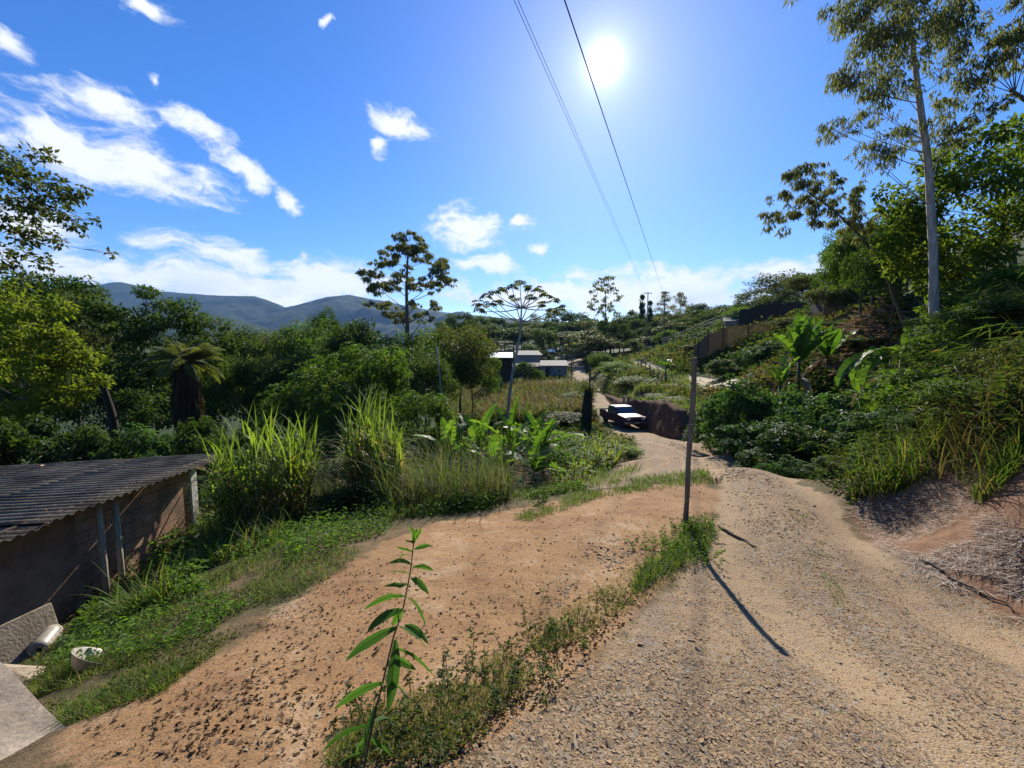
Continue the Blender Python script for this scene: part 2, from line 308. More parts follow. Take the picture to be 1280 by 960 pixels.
# ------------------------------------------------------------------ mesh building
def tag(o, label=None, cat=None, group=None, kind=None):
    if label: o['label'] = label
    if cat: o['category'] = cat
    if group: o['group'] = group
    if kind: o['kind'] = kind
    return o
def empty(name, loc, label, cat, group=None, rz=0):
    o = bpy.data.objects.new(name, None); C.objects.link(o); o.location = tuple(float(c) for c in loc); o.rotation_euler = (0, 0, rz)
    o.empty_display_size = .2
    return tag(o, label, cat, group)
class MB:
    def __init__(s): s.V = []; s.Q = []; s.T = []; s.tint = []; s.n = 0
    def add(s, V, Q=None, T=None, tint=None):
        V = np.asarray(V, float).reshape(-1, 3)
        if Q is not None and len(Q): s.Q.append(np.asarray(Q, int).reshape(-1, 4) + s.n)
        if T is not None and len(T): s.T.append(np.asarray(T, int).reshape(-1, 3) + s.n)
        s.V.append(V); s.n += len(V)
        s.tint.append(np.broadcast_to(np.asarray(.5 if tint is None else tint, float), (len(V),)))
        return s
    def mesh(s, name, mat, smooth=False):
        V = np.concatenate(s.V); me = bpy.data.meshes.new(name)
        Q = np.concatenate(s.Q) if s.Q else np.zeros((0, 4), int); T = np.concatenate(s.T) if s.T else np.zeros((0, 3), int)
        me.vertices.add(len(V)); me.vertices.foreach_set('co', V.astype(np.float32).ravel())
        me.loops.add(Q.size + T.size); me.loops.foreach_set('vertex_index', np.r_[Q.ravel(), T.ravel()].astype(np.int32))
        nf = len(Q) + len(T); me.polygons.add(nf)
        st = np.r_[np.arange(len(Q)) * 4, Q.size + np.arange(len(T)) * 3].astype(np.int32)
        me.polygons.foreach_set('loop_start', st)
        me.polygons.foreach_set('use_smooth', np.full(nf, smooth))
        a = me.attributes.new('tint', 'FLOAT', 'POINT'); a.data.foreach_set('value', np.concatenate(s.tint).astype(np.float32))
        me.update(calc_edges=True); me.materials.append(M[mat] if isinstance(mat, str) else mat)
        return me
    def build(s, name, mat, parent=None, smooth=False, bevel=0, label=None):
        o = bpy.data.objects.new(name, s.mesh(name, mat, smooth)); C.objects.link(o)
        if parent: o.parent = parent
        if label: o['label'] = label
        if bevel:
            b = o.modifiers.new('bevel', 'BEVEL'); b.width = bevel; b.segments = 2; b.limit_method = 'ANGLE'
        return o
    def xf(s, M4):
        M4 = np.array(M4); s.V = [v @ M4[:3, :3].T + M4[:3, 3] for v in s.V]; return s
def unit(v): return v / (np.linalg.norm(v, axis=-1, keepdims=True) + 1e-9)
def rdir(n, zlo=-1, zhi=1):
    z = rng.uniform(zlo, zhi, n); a = rng.uniform(0, 2 * np.pi, n); r = np.sqrt(np.clip(1 - z * z, 0, 1))
    return np.c_[r * np.cos(a), r * np.sin(a), z]
def box(mb, lo, hi):
    (x0, y0, z0), (x1, y1, z1) = lo, hi
    V = [(x0,y0,z0),(x1,y0,z0),(x1,y1,z0),(x0,y1,z0),(x0,y0,z1),(x1,y0,z1),(x1,y1,z1),(x0,y1,z1)]
    return mb.add(V, [(0,3,2,1),(4,5,6,7),(0,1,5,4),(1,2,6,5),(2,3,7,6),(3,0,4,7)])
def beam(mb, a, b, w, h):
    a = np.array(a, float); b = np.array(b, float); d = unit(b - a)
    s = np.cross(d, [0, 0, 1.0]); s = unit(s) if np.linalg.norm(s) > 1e-3 else np.array([1.0, 0, 0]); u = np.cross(s, d)
    V = [p + sx * s * w / 2 + sy * u * h / 2 for p in (a, b) for sx, sy in ((-1,-1),(1,-1),(1,1),(-1,1))]
    return mb.add(V, [(0,1,2,3),(7,6,5,4),(0,4,5,1),(1,5,6,2),(2,6,7,3),(3,7,4,0)])
def tube(mb, pts, rad, sides=7, cap=True, tint=None, rough=0):
    pts = np.asarray(pts, float); n = len(pts); rad = np.broadcast_to(np.asarray(rad, float), (n,))
    d = unit(np.gradient(pts, axis=0)); up = np.array([0, 0, 1.0]) if abs(d[0][2]) < .8 else np.array([1.0, 0, 0])
    V = []
    for i in range(n):
        s = unit(np.cross(d[i], up)); t = np.cross(s, d[i])
        a = np.linspace(0, 2 * np.pi, sides, endpoint=False)
        r = rad[i] * (1 + rough * rng.uniform(-1, 1, sides))
        V.append(pts[i] + (np.cos(a) * r)[:, None] * s + (np.sin(a) * r)[:, None] * t)
    V = np.concatenate(V); Q = []
    for i in range(n - 1):
        for k in range(sides):
            k2 = (k + 1) % sides; Q.append((i * sides + k, i * sides + k2, (i + 1) * sides + k2, (i + 1) * sides + k))
    T = []
    if cap:
        V = np.r_[V, pts[:1], pts[-1:]]; c0, c1 = n * sides, n * sides + 1
        for k in range(sides):
            k2 = (k + 1) % sides; T += [(c0, k2, k), (c1, (n - 1) * sides + k, (n - 1) * sides + k2)]
    return mb.add(V, Q, T, tint)
def bez(a, b, sag, n=6):
    a = np.array(a, float); b = np.array(b, float); m = (a + b) / 2 + np.array(sag, float); t = np.linspace(0, 1, n)[:, None]
    return (1 - t) ** 2 * a + 2 * t * (1 - t) * m + t * t * b
def leaves(mb, c, ax, nr, L, W, tint=None, fold=.15, droop=.1):
    """n leaves: base point c, axis ax, face normal nr"""
    n = len(c); ax = unit(ax); sd = unit(np.cross(ax, nr)); nr = np.cross(sd, ax)
    L = np.broadcast_to(L, (n,))[:, None]; W = np.broadcast_to(W, (n,))[:, None]
    mid = c + ax * L * .45
    V = np.stack([c, mid + sd * W * .5 + nr * W * fold, c + ax * L - nr * L * droop, mid - sd * W * .5 + nr * W * fold], 1).reshape(-1, 3)
    i = np.arange(n)[:, None] * 4
    ti = rng.uniform(0, 1, n) if tint is None else np.broadcast_to(tint, (n,))
    return mb.add(V, None, np.concatenate([i + [0, 1, 2], i + [0, 2, 3]]), np.repeat(ti, 4))
def blades(mb, base, az, L, W, lean, curve, segs=4, tint=None, twist=0):
    n = len(base); h = np.c_[np.cos(az), np.sin(az), np.zeros(n)]; s = np.c_[-np.sin(az), np.cos(az), np.zeros(n)]
    L, W, lean, curve = [np.broadcast_to(q, (n,)) for q in (L, W, lean, curve)]
    p = base.copy(); rows = []
    for k in range(segs + 1):
        t = k / segs; w = W * np.clip(min(1, .5 + 2.5 * t) * (1 - t ** 2.2), .04, 1) / 2
        rows.append(p - s * w[:, None]); rows.append(p + s * w[:, None])
        th = lean + curve * (t + .5 / segs) ** 1.3
        p = p + (L / segs)[:, None] * (np.sin(th)[:, None] * h + np.cos(th)[:, None] * np.array([0, 0, 1.0]))
    V = np.stack(rows, 1); m = V.shape[1]; i = np.arange(n)[:, None] * m
    Q = np.concatenate([i + [2 * k, 2 * k + 1, 2 * k + 3, 2 * k + 2] for k in range(segs)])
    ti = rng.uniform(0, 1, n) if tint is None else np.broadcast_to(tint, (n,))
    return mb.add(V.reshape(-1, 3), Q, None, np.repeat(ti, m))
def bigleaf(mb, path, side, width, fold=.25, tatter=0, tint=.5, power=.6):
    """one large leaf with a midrib: two half blades, optionally torn between the veins"""
    path = np.asarray(path, float); n = len(path); t = np.linspace(0, 1, n)
    w = width / 2 * np.clip(np.sin(np.pi * np.clip(t * .94 + .05, 0, 1)) ** power, .03, 1)
    d = unit(np.gradient(path, axis=0))
    for sg in (-1, 1):
        s = unit(side - d * (d @ side)[:, None]); nr = np.cross(s, d); nr *= np.sign(nr[:, 2:3] + 1e-6)
        if tatter:
            for k in range(n - 1):
                f = fold + rng.normal(0, tatter); g = rng.uniform(.8, 1.03)
                e = [path[j] + sg * s[j] * w[j] * g + nr[j] * w[j] * f for j in (k, k + 1)]
                e[1] = e[1] * .93 + e[0] * .07
                mb.add([path[k], path[k + 1], e[1], e[0]], [(0, 1, 2, 3)], None, np.clip(tint + rng.normal(0, .08), 0, 1))
        else:
            e = path + sg * s * w[:, None] + nr * w[:, None] * fold
            V = np.stack([path, e], 1).reshape(-1, 3)
            mb.add(V, [(2 * k, 2 * k + 2, 2 * k + 3, 2 * k + 1) for k in range(n - 1)], None, tint)
def clump_leaves(mb, centers, radii, per, L, W, style, flat=.7, tint=None):
    """leaf clusters in the volume of each clump"""
    centers = np.asarray(centers, float); n = len(centers); per = np.broadcast_to(per, (n,)).astype(int)
    idx = np.repeat(np.arange(n), per); N = len(idx); c = centers[idx]; r = np.asarray(radii, float)[idx]
    d = rdir(N); rr = rng.uniform(.25, 1, N) ** .6
    p = c + d * (r * rr)[:, None] * np.array([1, 1, flat])
    base_t = rng.uniform(.1, .9, n)[idx]; ti = np.clip(base_t * .55 + rng.uniform(0, .45, N), 0, .92) if tint is None else np.full(N, tint)
    ti = np.where(rng.uniform(0, 1, N) < .03, 1.0, ti)
    Ls = L * rng.uniform(.65, 1.25, N); Ws = W * rng.uniform(.7, 1.2, N)
    if style == 'hang':
        ax = unit(np.c_[rng.normal(0, .35, N), rng.normal(0, .35, N), -np.ones(N)] + .3 * d); nr = rdir(N, -.3, .3)
    elif style == 'rosette':
        k = 7; m = max(1, N // k); sel = rng.choice(N, m, replace=False); p0 = p[sel]; a0 = rng.uniform(0, 6.28, m)
        ax_, nr_, pp, tt, LL, WW = [], [], [], [], [], []
        out = unit(d[sel] * .8 + np.array([0, 0, .7]))
        s1 = unit(np.cross(out, [.3, .2, 1.0])); s2 = np.cross(out, s1)
        for j in range(k):
            a = a0 + j * 2 * np.pi / k + rng.normal(0, .15, m)
            v = np.cos(a)[:, None] * s1 + np.sin(a)[:, None] * s2 + out * rng.uniform(-.15, .45, m)[:, None]
            ax_.append(v); nr_.append(out); pp.append(p0 + v * .03); tt.append(ti[sel]); LL.append(Ls[sel] * rng.uniform(.8, 1.1, m)); WW.append(Ws[sel])
        return leaves(mb, np.concatenate(pp), np.concatenate(ax_), np.concatenate(nr_), np.concatenate(LL), np.concatenate(WW), np.concatenate(tt), .1, .22)
    else:
        ax = unit(d * .7 + rdir(N) * .8 + np.array([0, 0, -.25])); nr = unit(np.array([0, 0, .9]) + d * .5 + rdir(N) * .55)
    return leaves(mb, p, ax, nr, Ls, Ws, ti)

# ------------------------------------------------------------------ tree kinds (mesh pairs trunk + crown, shared by copies)
def make_tree_meshes(Ht, Rad, crown_lo, n_cl, per, L, W, style='broad', rc=None, mat='leaf_mid', bark='bark', r0=None, shape='round', flat=.7, limbs=14):
    k = n_cl
    if shape == 'round':
        d = rdir(k, -.55, 1.0); q = rng.uniform(.45, 1.0, k) ** .5
        cz = crown_lo + (Ht - crown_lo) * .5; hz = (Ht - crown_lo) * .5
        c = d * q[:, None] * np.array([Rad, Rad, hz]) * .86 + np.array([0, 0, cz])
        c[:, :2] *= (1 + .25 * np.sin(3 * np.arctan2(c[:, 1], c[:, 0]) + rng.uniform(0, 6)))[:, None]
    elif shape == 'cone':
        t = rng.uniform(0, 1, k) ** .8; a = rng.uniform(0, 6.28, k); r = Rad * (1 - t) * rng.uniform(.35, 1, k)
        c = np.c_[r * np.cos(a), r * np.sin(a), crown_lo + (Ht - crown_lo) * t * .97]
    elif shape == 'tall':
        t = np.linspace(0, 1, k); a = rng.uniform(0, 6.28, k); prof = np.sin(np.pi * np.clip(.18 + t * .80, 0, 1)) ** .8
        r = Rad * prof * rng.uniform(.25, 1, k); c = np.c_[r * np.cos(a), r * np.sin(a), crown_lo + (Ht - crown_lo) * t * .97]
    elif shape == 'umbrella':
        d = rdir(k, .0, 1.0); c = d * np.array([Rad, Rad, (Ht - crown_lo)]) * rng.uniform(.75, 1, k)[:, None] + np.array([0, 0, crown_lo])
    rc = rc or Rad * .33
    rad = rc * rng.uniform(.65, 1.25, k)
    cm = MB(); clump_leaves(cm, c, rad, per, L, W, style, flat)
    tm = MB(); r0 = r0 or Ht * .016
    zt = crown_lo + (Ht - crown_lo) * (.9 if shape in ('cone', 'tall') else .55)
    tp = np.array([[0, 0, -.5], [Ht * .006, .0, zt * .3], [-Ht * .012, Ht * .008, zt * .65], [Ht * .008, -Ht * .006, zt]])
    t = np.linspace(0, 3, 10); tp = np.c_[[np.interp(t, range(4), tp[:, j]) for j in range(3)]].T
    tube(tm, tp, np.linspace(r0, r0 * .3, 10), 7, rough=.06)
    for i in rng.choice(k, min(limbs, k), replace=False):
        z = min(zt * .97, max(crown_lo * .7, c[i, 2] - np.linalg.norm(c[i, :2]) * .7)); j = np.array([np.interp(z, tp[:, 2], tp[:, q]) for q in range(3)])
        tube(tm, bez(j, c[i], (0, 0, -.08 * Ht * rng.uniform(0, 1)), 5), np.linspace(r0 * .38, r0 * .08, 5), 5, cap=False)
    return dict(trunk=tm.mesh('trunk', bark, True), crown=cm.mesh('crown', mat), h=Ht, r=Rad)
def put_tree(kind, name, label, cat, base, h, r, group=None, rz=None, lean=(0, 0)):
    o = empty(name, base, label, cat, group, rng.uniform(0, 6.28) if rz is None else rz)
    o.scale = (r / kind['r'], r / kind['r'], h / kind['h']); o.rotation_euler[0] = lean[0]; o.rotation_euler[1] = lean[1]
    for part in ('trunk', 'crown'):
        p = bpy.data.objects.new(part, kind[part]); C.objects.link(p); p.parent = o
    return o
def fit(u, vtop, Y, wpx, dz=0):
    """base point, height and half width of something whose top shows at pixel row vtop"""
    b = gu(u, Y); top = at(u, vtop, Y)[2]
    return b, max(.5, top - b[2]), wpx / 2 * Y / F
def px_tree(name, label, cat, Y, trunk_px, clumps, per, L, W, style, mat, bark, r0, flat=.75, group=None, base=None, limb_r=.3, jit=.12, limbs=True):
    """a tree measured from the photograph: trunk points (u, v) and leaf clumps (u, v, dY, radius in metres)"""
    pts = [at(u, v, Y + (w[0] if w else 0)) for u, v, *w in trunk_px]
    b = np.array([pts[0][0], pts[0][1], gz(pts[0][0], pts[0][1]) - .3]) if base is None else np.array(base, float)
    o = empty(name, b + [0, 0, .3], label, cat, group); off = b + [0, 0, .3]
    pts = np.array([b] + pts); t = np.linspace(0, len(pts) - 1, 4 * len(pts)); tp = np.c_[[np.interp(t, range(len(pts)), pts[:, j]) for j in range(3)]].T
    tm = MB(); rr = np.linspace(r0, r0 * .28, len(tp)); tube(tm, tp - off, rr, 9, rough=.05)
    cs = np.array([at(u, v, Y + dy) for u, v, dy, r in clumps]); rs = np.array([c[3] for c in clumps])
    sub_c, sub_r = [], []
    for c, r in zip(cs, rs):
        k = 9 if style == 'hang' else 5
        sub_c.append(c + rdir(k) * r * (1.0 if k == 9 else .75) * np.array([1, 1, flat])); sub_r.append(r * (rng.uniform(.22, .5, k) if k == 9 else rng.uniform(.35, .6, k)))
        if limbs:
            dd = np.linalg.norm((tp - c) * [1, 1, .7], axis=1) + np.where(tp[:, 2] > c[2] - .1 * np.linalg.norm(c - tp[-1]), .6 * Y * .05, 0); j = int(np.argmin(dd)); j = max(3, j - 1)
            rb = max(.006, rr[j] * limb_r)
            path = bez(tp[j], c, (0, 0, -.06 * np.linalg.norm(c - tp[j])), 7); tube(tm, path - off, np.linspace(rb, rb * .25, 7), 5, cap=False)
            for q in sub_c[-1]: tube(tm, bez(path[5], q, (0, 0, .02), 4) - off, np.linspace(rb * .35, rb * .12, 4), 4, cap=False)
    cm = MB(); sc_ = np.concatenate(sub_c) - off; sr = np.concatenate(sub_r)
    pern = np.maximum(4, (per * (sr / sr.mean()) ** 2 / (9 if style == 'hang' else 5))).astype(int)
    clump_leaves(cm, sc_, sr, pern, L, W, style, flat)
    tm.build('trunk', bark, o, True); cm.build('crown', mat, o)
    return o

# ------------------------------------------------------------------ setting: ground, road, clearing, track
def build_ground():
    a = 1.5; T = math.asinh(3000 / a); n = 640
    xs = a * np.sinh(np.linspace(-T, T, n)) + 1.0
    ys = a * np.sinh(np.linspace(-math.asinh(60 / a), T, 560)) + 2.6
    X, Y = np.meshgrid(xs, ys); Z = H(X, Y); ny, nx = X.shape
    wig = .22 * fbm(X * 2.1, Y * 2.1, 3, 5) * np.clip((X * X + Y * Y) ** .5 / 4, .3, 4)
    s_road = seg_dist(X, Y, road_poly, True) + wig; s_dirt = seg_dist(X, Y, dirt_poly, True) + wig * 1.5
    s_trk = seg_dist(X, Y, track_poly, True); s_bank = np.maximum(seg_dist(X, Y, bank_poly, True), seg_dist(X, Y, cut_poly, True) + wig)
    sm = lambda s, w: np.clip(.5 + s / w, 0, 1)
    at_ = dict(gravel=sm(s_road, .35 + .02 * Y.clip(0, 60)), dirt=sm(s_dirt, .5), track=sm(s_trk, .8), bank=sm(s_bank, .5), wild=np.clip((np.sqrt(X*X+Y*Y)-11)/8,0,1)*np.clip(-s_dirt/1.5,0,1)*np.clip(-s_road/1.5,0,1), across=np.where(Y<40, np.minimum(seg_dist(X,Y,RC,False),9), 9))
    zone = np.where(s_road > 0, 1, np.where(s_trk > 0, 2, np.where(s_dirt > 0, 3, 0)))
    zf = np.maximum.reduce([zone[:-1, :-1] * 0, zone[:-1, :-1]])
    P = np.stack([X, Y, Z], -1).reshape(-1, 3); idx = np.arange(ny * nx).reshape(ny, nx)
    quads = np.stack([idx[:-1, :-1], idx[:-1, 1:], idx[1:, 1:], idx[1:, :-1]], -1)
    gx = np.gradient(Z, axis=1) / np.gradient(X, axis=1); gy = np.gradient(Z, axis=0) / np.gradient(Y, axis=0)
    NR = unit(np.stack([-gx, -gy, np.ones_like(gx)], -1)).reshape(-1, 3)
    for z, name in ((0, 'ground'), (1, 'gravel_road'), (2, 'upper_track'), (3, 'dirt_clearing')):
        q = quads[zf == z].reshape(-1, 4); used, inv = np.unique(q, return_inverse=True)
        mb = MB(); mb.add(P[used], inv.reshape(-1, 4)); o = mb.build(name, 'ground', None, True); o['kind'] = 'structure'
        for k, v in at_.items():
            t = o.data.attributes.new(k, 'FLOAT', 'POINT'); t.data.foreach_set('value', v.ravel()[used].astype(np.float32))
        o.data.normals_split_custom_set_from_vertices(NR[used].tolist())
build_ground()

def build_mountain(name, Y0, prof, depth, seed, amp):
    us = np.linspace(prof[0][0], prof[-1][0], 420); vs = np.interp(us, [p[0] for p in prof], [p[1] for p in prof])
    rows = 60; mb = MB(); V = []
    top = np.array([at(u, v, Y0) for u, v in zip(us, vs)])
    for j in range(rows + 1):
        t = j / rows * 1.35 - .35; y = Y0 - depth * t; f = max(0, 1 - abs(t) ** 1.15); tt = np.full(len(us), t)
        nz = fbm(top[:, 0] / 150 + t * .6, tt * 5.0, 6, seed) * .8 + .5 * (.25 - np.abs(fbm(top[:, 0] / 90, tt * 1.6, 4, seed + 9)))
        V.append(np.c_[top[:, 0] + 40 * nz, np.full(len(us), y), -20 + (top[:, 2] + 20) * f + amp * nz * min(1, abs(t) * 5 + .06)])
    V = np.concatenate(V)
    m = len(us); mb.add(V, [(j * m + k, (j + 1) * m + k, (j + 1) * m + k + 1, j * m + k + 1) for j in range(rows) for k in range(m - 1)])
    o = mb.build(name, 'mountain', None, True); o['kind'] = 'structure'
build_mountain('mountains', 2550, [(-400,400),(-100,372),(60,362),(120,356),(152,353),(175,358),(200,364),(250,368),(285,370),(318,370),(340,378),(357,385),(380,379),(410,371),(438,368),(460,373),(500,381),(560,391),(620,397),(700,405),(800,420)], 900, 31, 110)
build_mountain('hill', 1100, [(-300,400),(0,395),(120,388),(190,386),(230,388),(270,393),(300,404),(340,420),(420,440)], 420, 47, 40)

# ------------------------------------------------------------------ tree prototypes
K = {}
for i in range(4):
    K['broad%d' % i] = make_tree_meshes(9, 4.0, 2.2, 44, 230, .30, .14, 'broad', 1.25, ['leaf_mid', 'leaf_dark', 'leaf_olive', 'leaf_dark'][i], 'bark')
K['mango'] = make_tree_meshes(9, 4.5, .8, 60, 260, .27, .12, 'rosette', 1.3, 'leaf_mid', 'bark')
for i in range(4):
    K['far%d' % i] = make_tree_meshes(15, 4.2, 4, 30, 75, .62, .38, 'broad', 1.35, ['leaf_far', 'leaf_dark', 'leaf_far', 'leaf_olive'][i], 'bark_dark', r0=.2)
for i in range(2):
    K['fareuc%d' % i] = make_tree_meshes(18, 3.6, 7, 26, 60, .6, .22, 'hang', 1.15, 'leaf_euc', 'bark', r0=.2, shape='tall', limbs=20)
K['conifer'] = make_tree_meshes(16, 2.6, 1.5, 46, 40, .6, .3, 'hang', .8, 'leaf_dark', 'bark_dark', r0=.2, shape='cone')
for i in range(3):
    K['shrub%d' % i] = make_tree_meshes(3, 1.7, .1, 46, 130, .20, .085, 'rosette', .5, ['leaf_shrub', 'leaf_shrub', 'leaf_dark'][i], 'bark_dark', r0=.05)
for i in range(3):
    K['bush%d' % i] = make_tree_meshes(1.6, 1.0, .05, 34, 120, .11, .055, 'broad', .34, ['leaf_fresh', 'leaf_mid', 'leaf_olive'][i], 'bark_dark', r0=.025)
K['thin'] = make_tree_meshes(8, 2.0, 3, 22, 70, .28, .13, 'broad', .7, 'leaf_olive', 'bark_pale', r0=.07)

# ------------------------------------------------------------------ trees on the left
def T(kind, u, vtop, Y, w, label, name='broadleaf_tree', cat='tree', group=None, h=None):
    b, hh, r = fit(u, vtop, Y, w); return put_tree(K[kind], name, label, cat, b, h or hh, r, group)
px_tree('broadleaf_tree', 'bright yellow-green leafy tree at the left edge above the shed roof', 'tree', 15, [(20,575),(30,500),(40,430)],
  [(u, v, dy, r) for u, v, dy, r in [(-20,380,0,1.0),(20,375,.4,1.0),(55,385,-.2,.8),(-10,420,-.8,1.1),(35,425,-.6,1.0),(80,435,.2,.9),(60,460,-.6,.9),(15,465,-.9,1.0),(100,455,.5,.7),(-40,460,-.3,1.1),(85,490,.1,.8),(30,505,-.5,.9),(-20,510,-.6,1.0),(-70,420,0,1.2),(-70,490,0,1.2),(110,480,0,.6)]],
  620, .20, .10, 'broad', 'leaf_yellow', 'bark', .16)
px_tree('broadleaf_tree', 'broad dark flat-topped tree with a forked dark trunk left of the palm', 'tree', 21, [(150,575),(140,520),(125,470),(150,420)],
  [(u, v, dy, r) for u, v, dy, r in [(60,358,1,1.3),(110,356,.5,1.1),(150,384,-.5,1.3),(190,376,.4,1.2),(225,392,0,1.2),(255,409,.4,1.1),(280,429,.6,.9),(100,391,-1,1.2),(145,419,-1.4,1.2),(190,414,-1,1.3),(235,434,-.6,1.1),(170,454,-1.6,1.2),(125,449,-1.4,1.0),(205,464,-1,1.1),(20,368,1,1.3),(265,454,0,.9),(170,499,-1,1.0),(190,524,-.7,1.1),(115,461,-.5,.9)]],
  560, .26, .12, 'broad', 'leaf_dark', 'bark_dark', .30, flat=.5)
px_tree('broadleaf_tree', 'sparse twiggy branch with glossy leaves reaching in over the left edge', 'tree', 6.2, [(-330,620),(-260,420),(-160,300),(-70,240)],
  [(u, v, dy, r) for u, v, dy, r in [(-10,215,0,.35),(15,200,.2,.32),(45,190,0,.2),(35,225,-.2,.33),(70,240,.1,.26),(55,262,0,.26),(15,255,.2,.36),(-20,270,0,.4),(90,245,0,.14),(105,238,.1,.1),(85,275,-.1,.16),(25,292,0,.3),(60,300,.1,.22),(95,285,0,.13),(122,275,0,.08),(10,322,0,.25),(55,325,0,.15),(-30,320,.1,.35),(-60,250,0,.5),(-80,300,0,.5),(30,345,.1,.12),(140,318,0,.05)]],
  150, .085, .05, 'broad', 'leaf_olive', 'bark', .09, limb_r=.12)
for a in [('broad2', 30, 338, 30, 190, 'large olive crown rising behind the yellow-green tree at the far left'),
          ('broad1', 90, 356, 36, 140, 'dark crown in the back row left of the mountains, above the shed'),
          ('broad3', 240, 414, 32, 110, 'dark green round crown just behind the palm tree'),
          ('broad0', -70, 345, 24, 200, 'big green crown cut off by the left edge'),
          ('broad1', 300, 410, 42, 110, 'dark crown under the mountain valley, right of the palm'),
          ('broad2', 345, 404, 50, 110, 'olive crown on the forest top under the dip between two mountains'),
          ('broad0', 395, 400, 46, 110, 'mid-green crown at the forest top right of the mountain dip'),
          ('broad3', 408, 386, 60, 46, 'small dark crown poking above the forest line, below the right mountain'),
          ('broad1', 450, 400, 44, 110, 'dark leafy crown left of the tall eucalyptus'),
          ('broad2', 330, 436, 31, 90, 'dull brownish-olive crown in the middle of the forest, left of the mango'),
          ('broad3', 300, 445, 25, 110, 'deep dark crown over the shaded hollow right of the palm'),
          ('broad0', 520, 412, 33, 120, 'bushy crown at the foot of the tall eucalyptus'),
          ('broad2', 575, 398, 38, 110, 'olive tree right of the tall eucalyptus, before the white-roofed lean-to'),
          ('broad3', 530, 440, 28, 90, 'dark tree over the thin bare trunk left of the corn field'),
          ('broad0', 590, 432, 42, 70, 'green tree just left of the white-roofed lean-to'),
          ('broad1', 380, 440, 27, 110, 'dark crown between the brownish-olive crown and the mango'),
          ('broad1', 190, 440, 27, 120, 'dark tree behind the trunk of the forked tree'),
          ('broad3', 60, 430, 24, 120, 'dark tree shaded behind the yellow-green tree')]:
    T(a[0], a[1], a[2], a[3], a[4], a[5])
T('mango', 450, 418, 20, 180, 'large dense glossy mango tree in the middle of the forest edge', 'mango_tree')
T('mango', 380, 470, 17, 100, 'lower dense mango tree to the left, behind the tall cane grass', 'mango_tree')
T('mango', 520, 478, 16, 120, 'rounded dense mango tree just left of the banana clump', 'mango_tree')
T('mango', 310, 520, 15, 120, 'low dark mango tree behind the left cane clump', 'mango_tree')
for u, v, Y, w, l in [(20, 520, 12.5, 150, 'grey-green bush behind the shed roof at the left edge'), (90, 530, 13, 110, 'silvery bush behind the middle of the shed roof'),
                      (170, 528, 13.5, 100, 'dark bush behind the shed roof under the forked trunk'), (235, 520, 13, 90, 'shaded bush behind the far corner of the shed roof'),
                      (-60, 500, 11, 160, 'bush at the left edge rising over the shed roof')]:
    T('shrub%d' % rng.integers(3), u, v, Y, w, l, 'shrub', 'shrub')

# tall eucalyptus in the middle distance and others measured from the photograph
def euc(label, Y, trunk, cl, per, L, W, r0, name='eucalyptus_tree', mat='leaf_euc', bark='bark', **k): return px_tree(name, label, 'tree', Y, trunk, cl, per, L, W, 'hang', mat, bark, r0, **k)
euc('tall eucalyptus with an open rounded crown standing above the forest under blue sky', 45, [(510,450),(509,400),(508,360),(510,315)],
  [(u, v, rng.uniform(-2, 2), r * .09 * 1.0) for u, v, r in [(495,302,13),(512,296,11),(528,304,13),(505,315,13),(525,318,11),(482,322,13),(470,328,8),(543,322,13),(552,335,11),(461,343,10),(470,340,8),(500,345,8),(476,362,12),(490,356,10),(520,352,12),(536,358,12),(550,350,10),(558,344,9),(564,352,7),(478,380,10),(490,388,10),(520,378,8),(545,380,8),(460,378,5),(500,396,11),(530,396,10),(508,335,8),(540,340,9)]],
  330, .40, .13, .34, flat=.6)
euc('eucalyptus standing out above the far tree row, left of the power lines', 120, [(757,440),(757,400),(757,360)],
  [(u, v, rng.uniform(-3, 3), r * .24) for u, v, r in [(750,352,7),(762,350,7),(757,360,7),(745,364,6),(768,362,6),(773,372,5),(742,376,6),(757,376,7),(765,384,6),(748,388,6),(738,384,4),(770,392,5),(755,396,6)]], 90, .8, .35, .3)
# cecropias: whorls of big lobed leaves on bare candelabra limbs
def cecropia(label, Y, trunk, whorls, size, r0):
    pts = np.array([at(u, v, Y) for u, v in trunk]); b = np.array([pts[0][0], Y, gz(pts[0][0], Y) - .3])
    o = empty('cecropia_tree', b + [0, 0, .3], label, 'tree'); off = b + [0, 0, .3]; pts = np.r_[[b], pts]
    tm = MB(); tube(tm, pts - off, np.linspace(r0, r0 * .4, len(pts)), 8); cm = MB()
    for u, v in whorls:
        c = at(u, v, Y + rng.uniform(-1, 1) * size * 2); j = pts[-1] if rng.uniform() < .6 else pts[-2] * .5 + pts[-1] * .5
        tube(tm, bez(j, c, (0, 0, -.12 * np.linalg.norm(c - j)), 7) - off, np.linspace(r0 * .35, r0 * .14, 7), 5, cap=False)
        for k in range(7):
            a = rng.uniform(0, 6.28); e = rng.uniform(-.45, .7); h = np.array([math.cos(a) * math.cos(e), math.sin(a) * math.cos(e), math.sin(e)])
            q = c + h * size * .7; n = 8; aa = np.arange(n) * 2 * np.pi / n
            s = unit(np.cross(h, [0, 0, 1.0])); up = unit(np.array([0, 0, 1.0]) + h * .3)
            f = np.cross(up, s)
            ax = np.cos(aa)[:, None] * f + np.sin(aa)[:, None] * s + up * -.35
            leaves(cm, np.repeat(q[None], n, 0) - off, ax, np.repeat(up[None], n, 0), size * .75 * rng.uniform(.8, 1.1), size * .32, rng.uniform(0, .92), .1, .2)
    tm.build('trunk', 'bark_pale', o, True); cm.build('crown', 'leaf_euc', o)
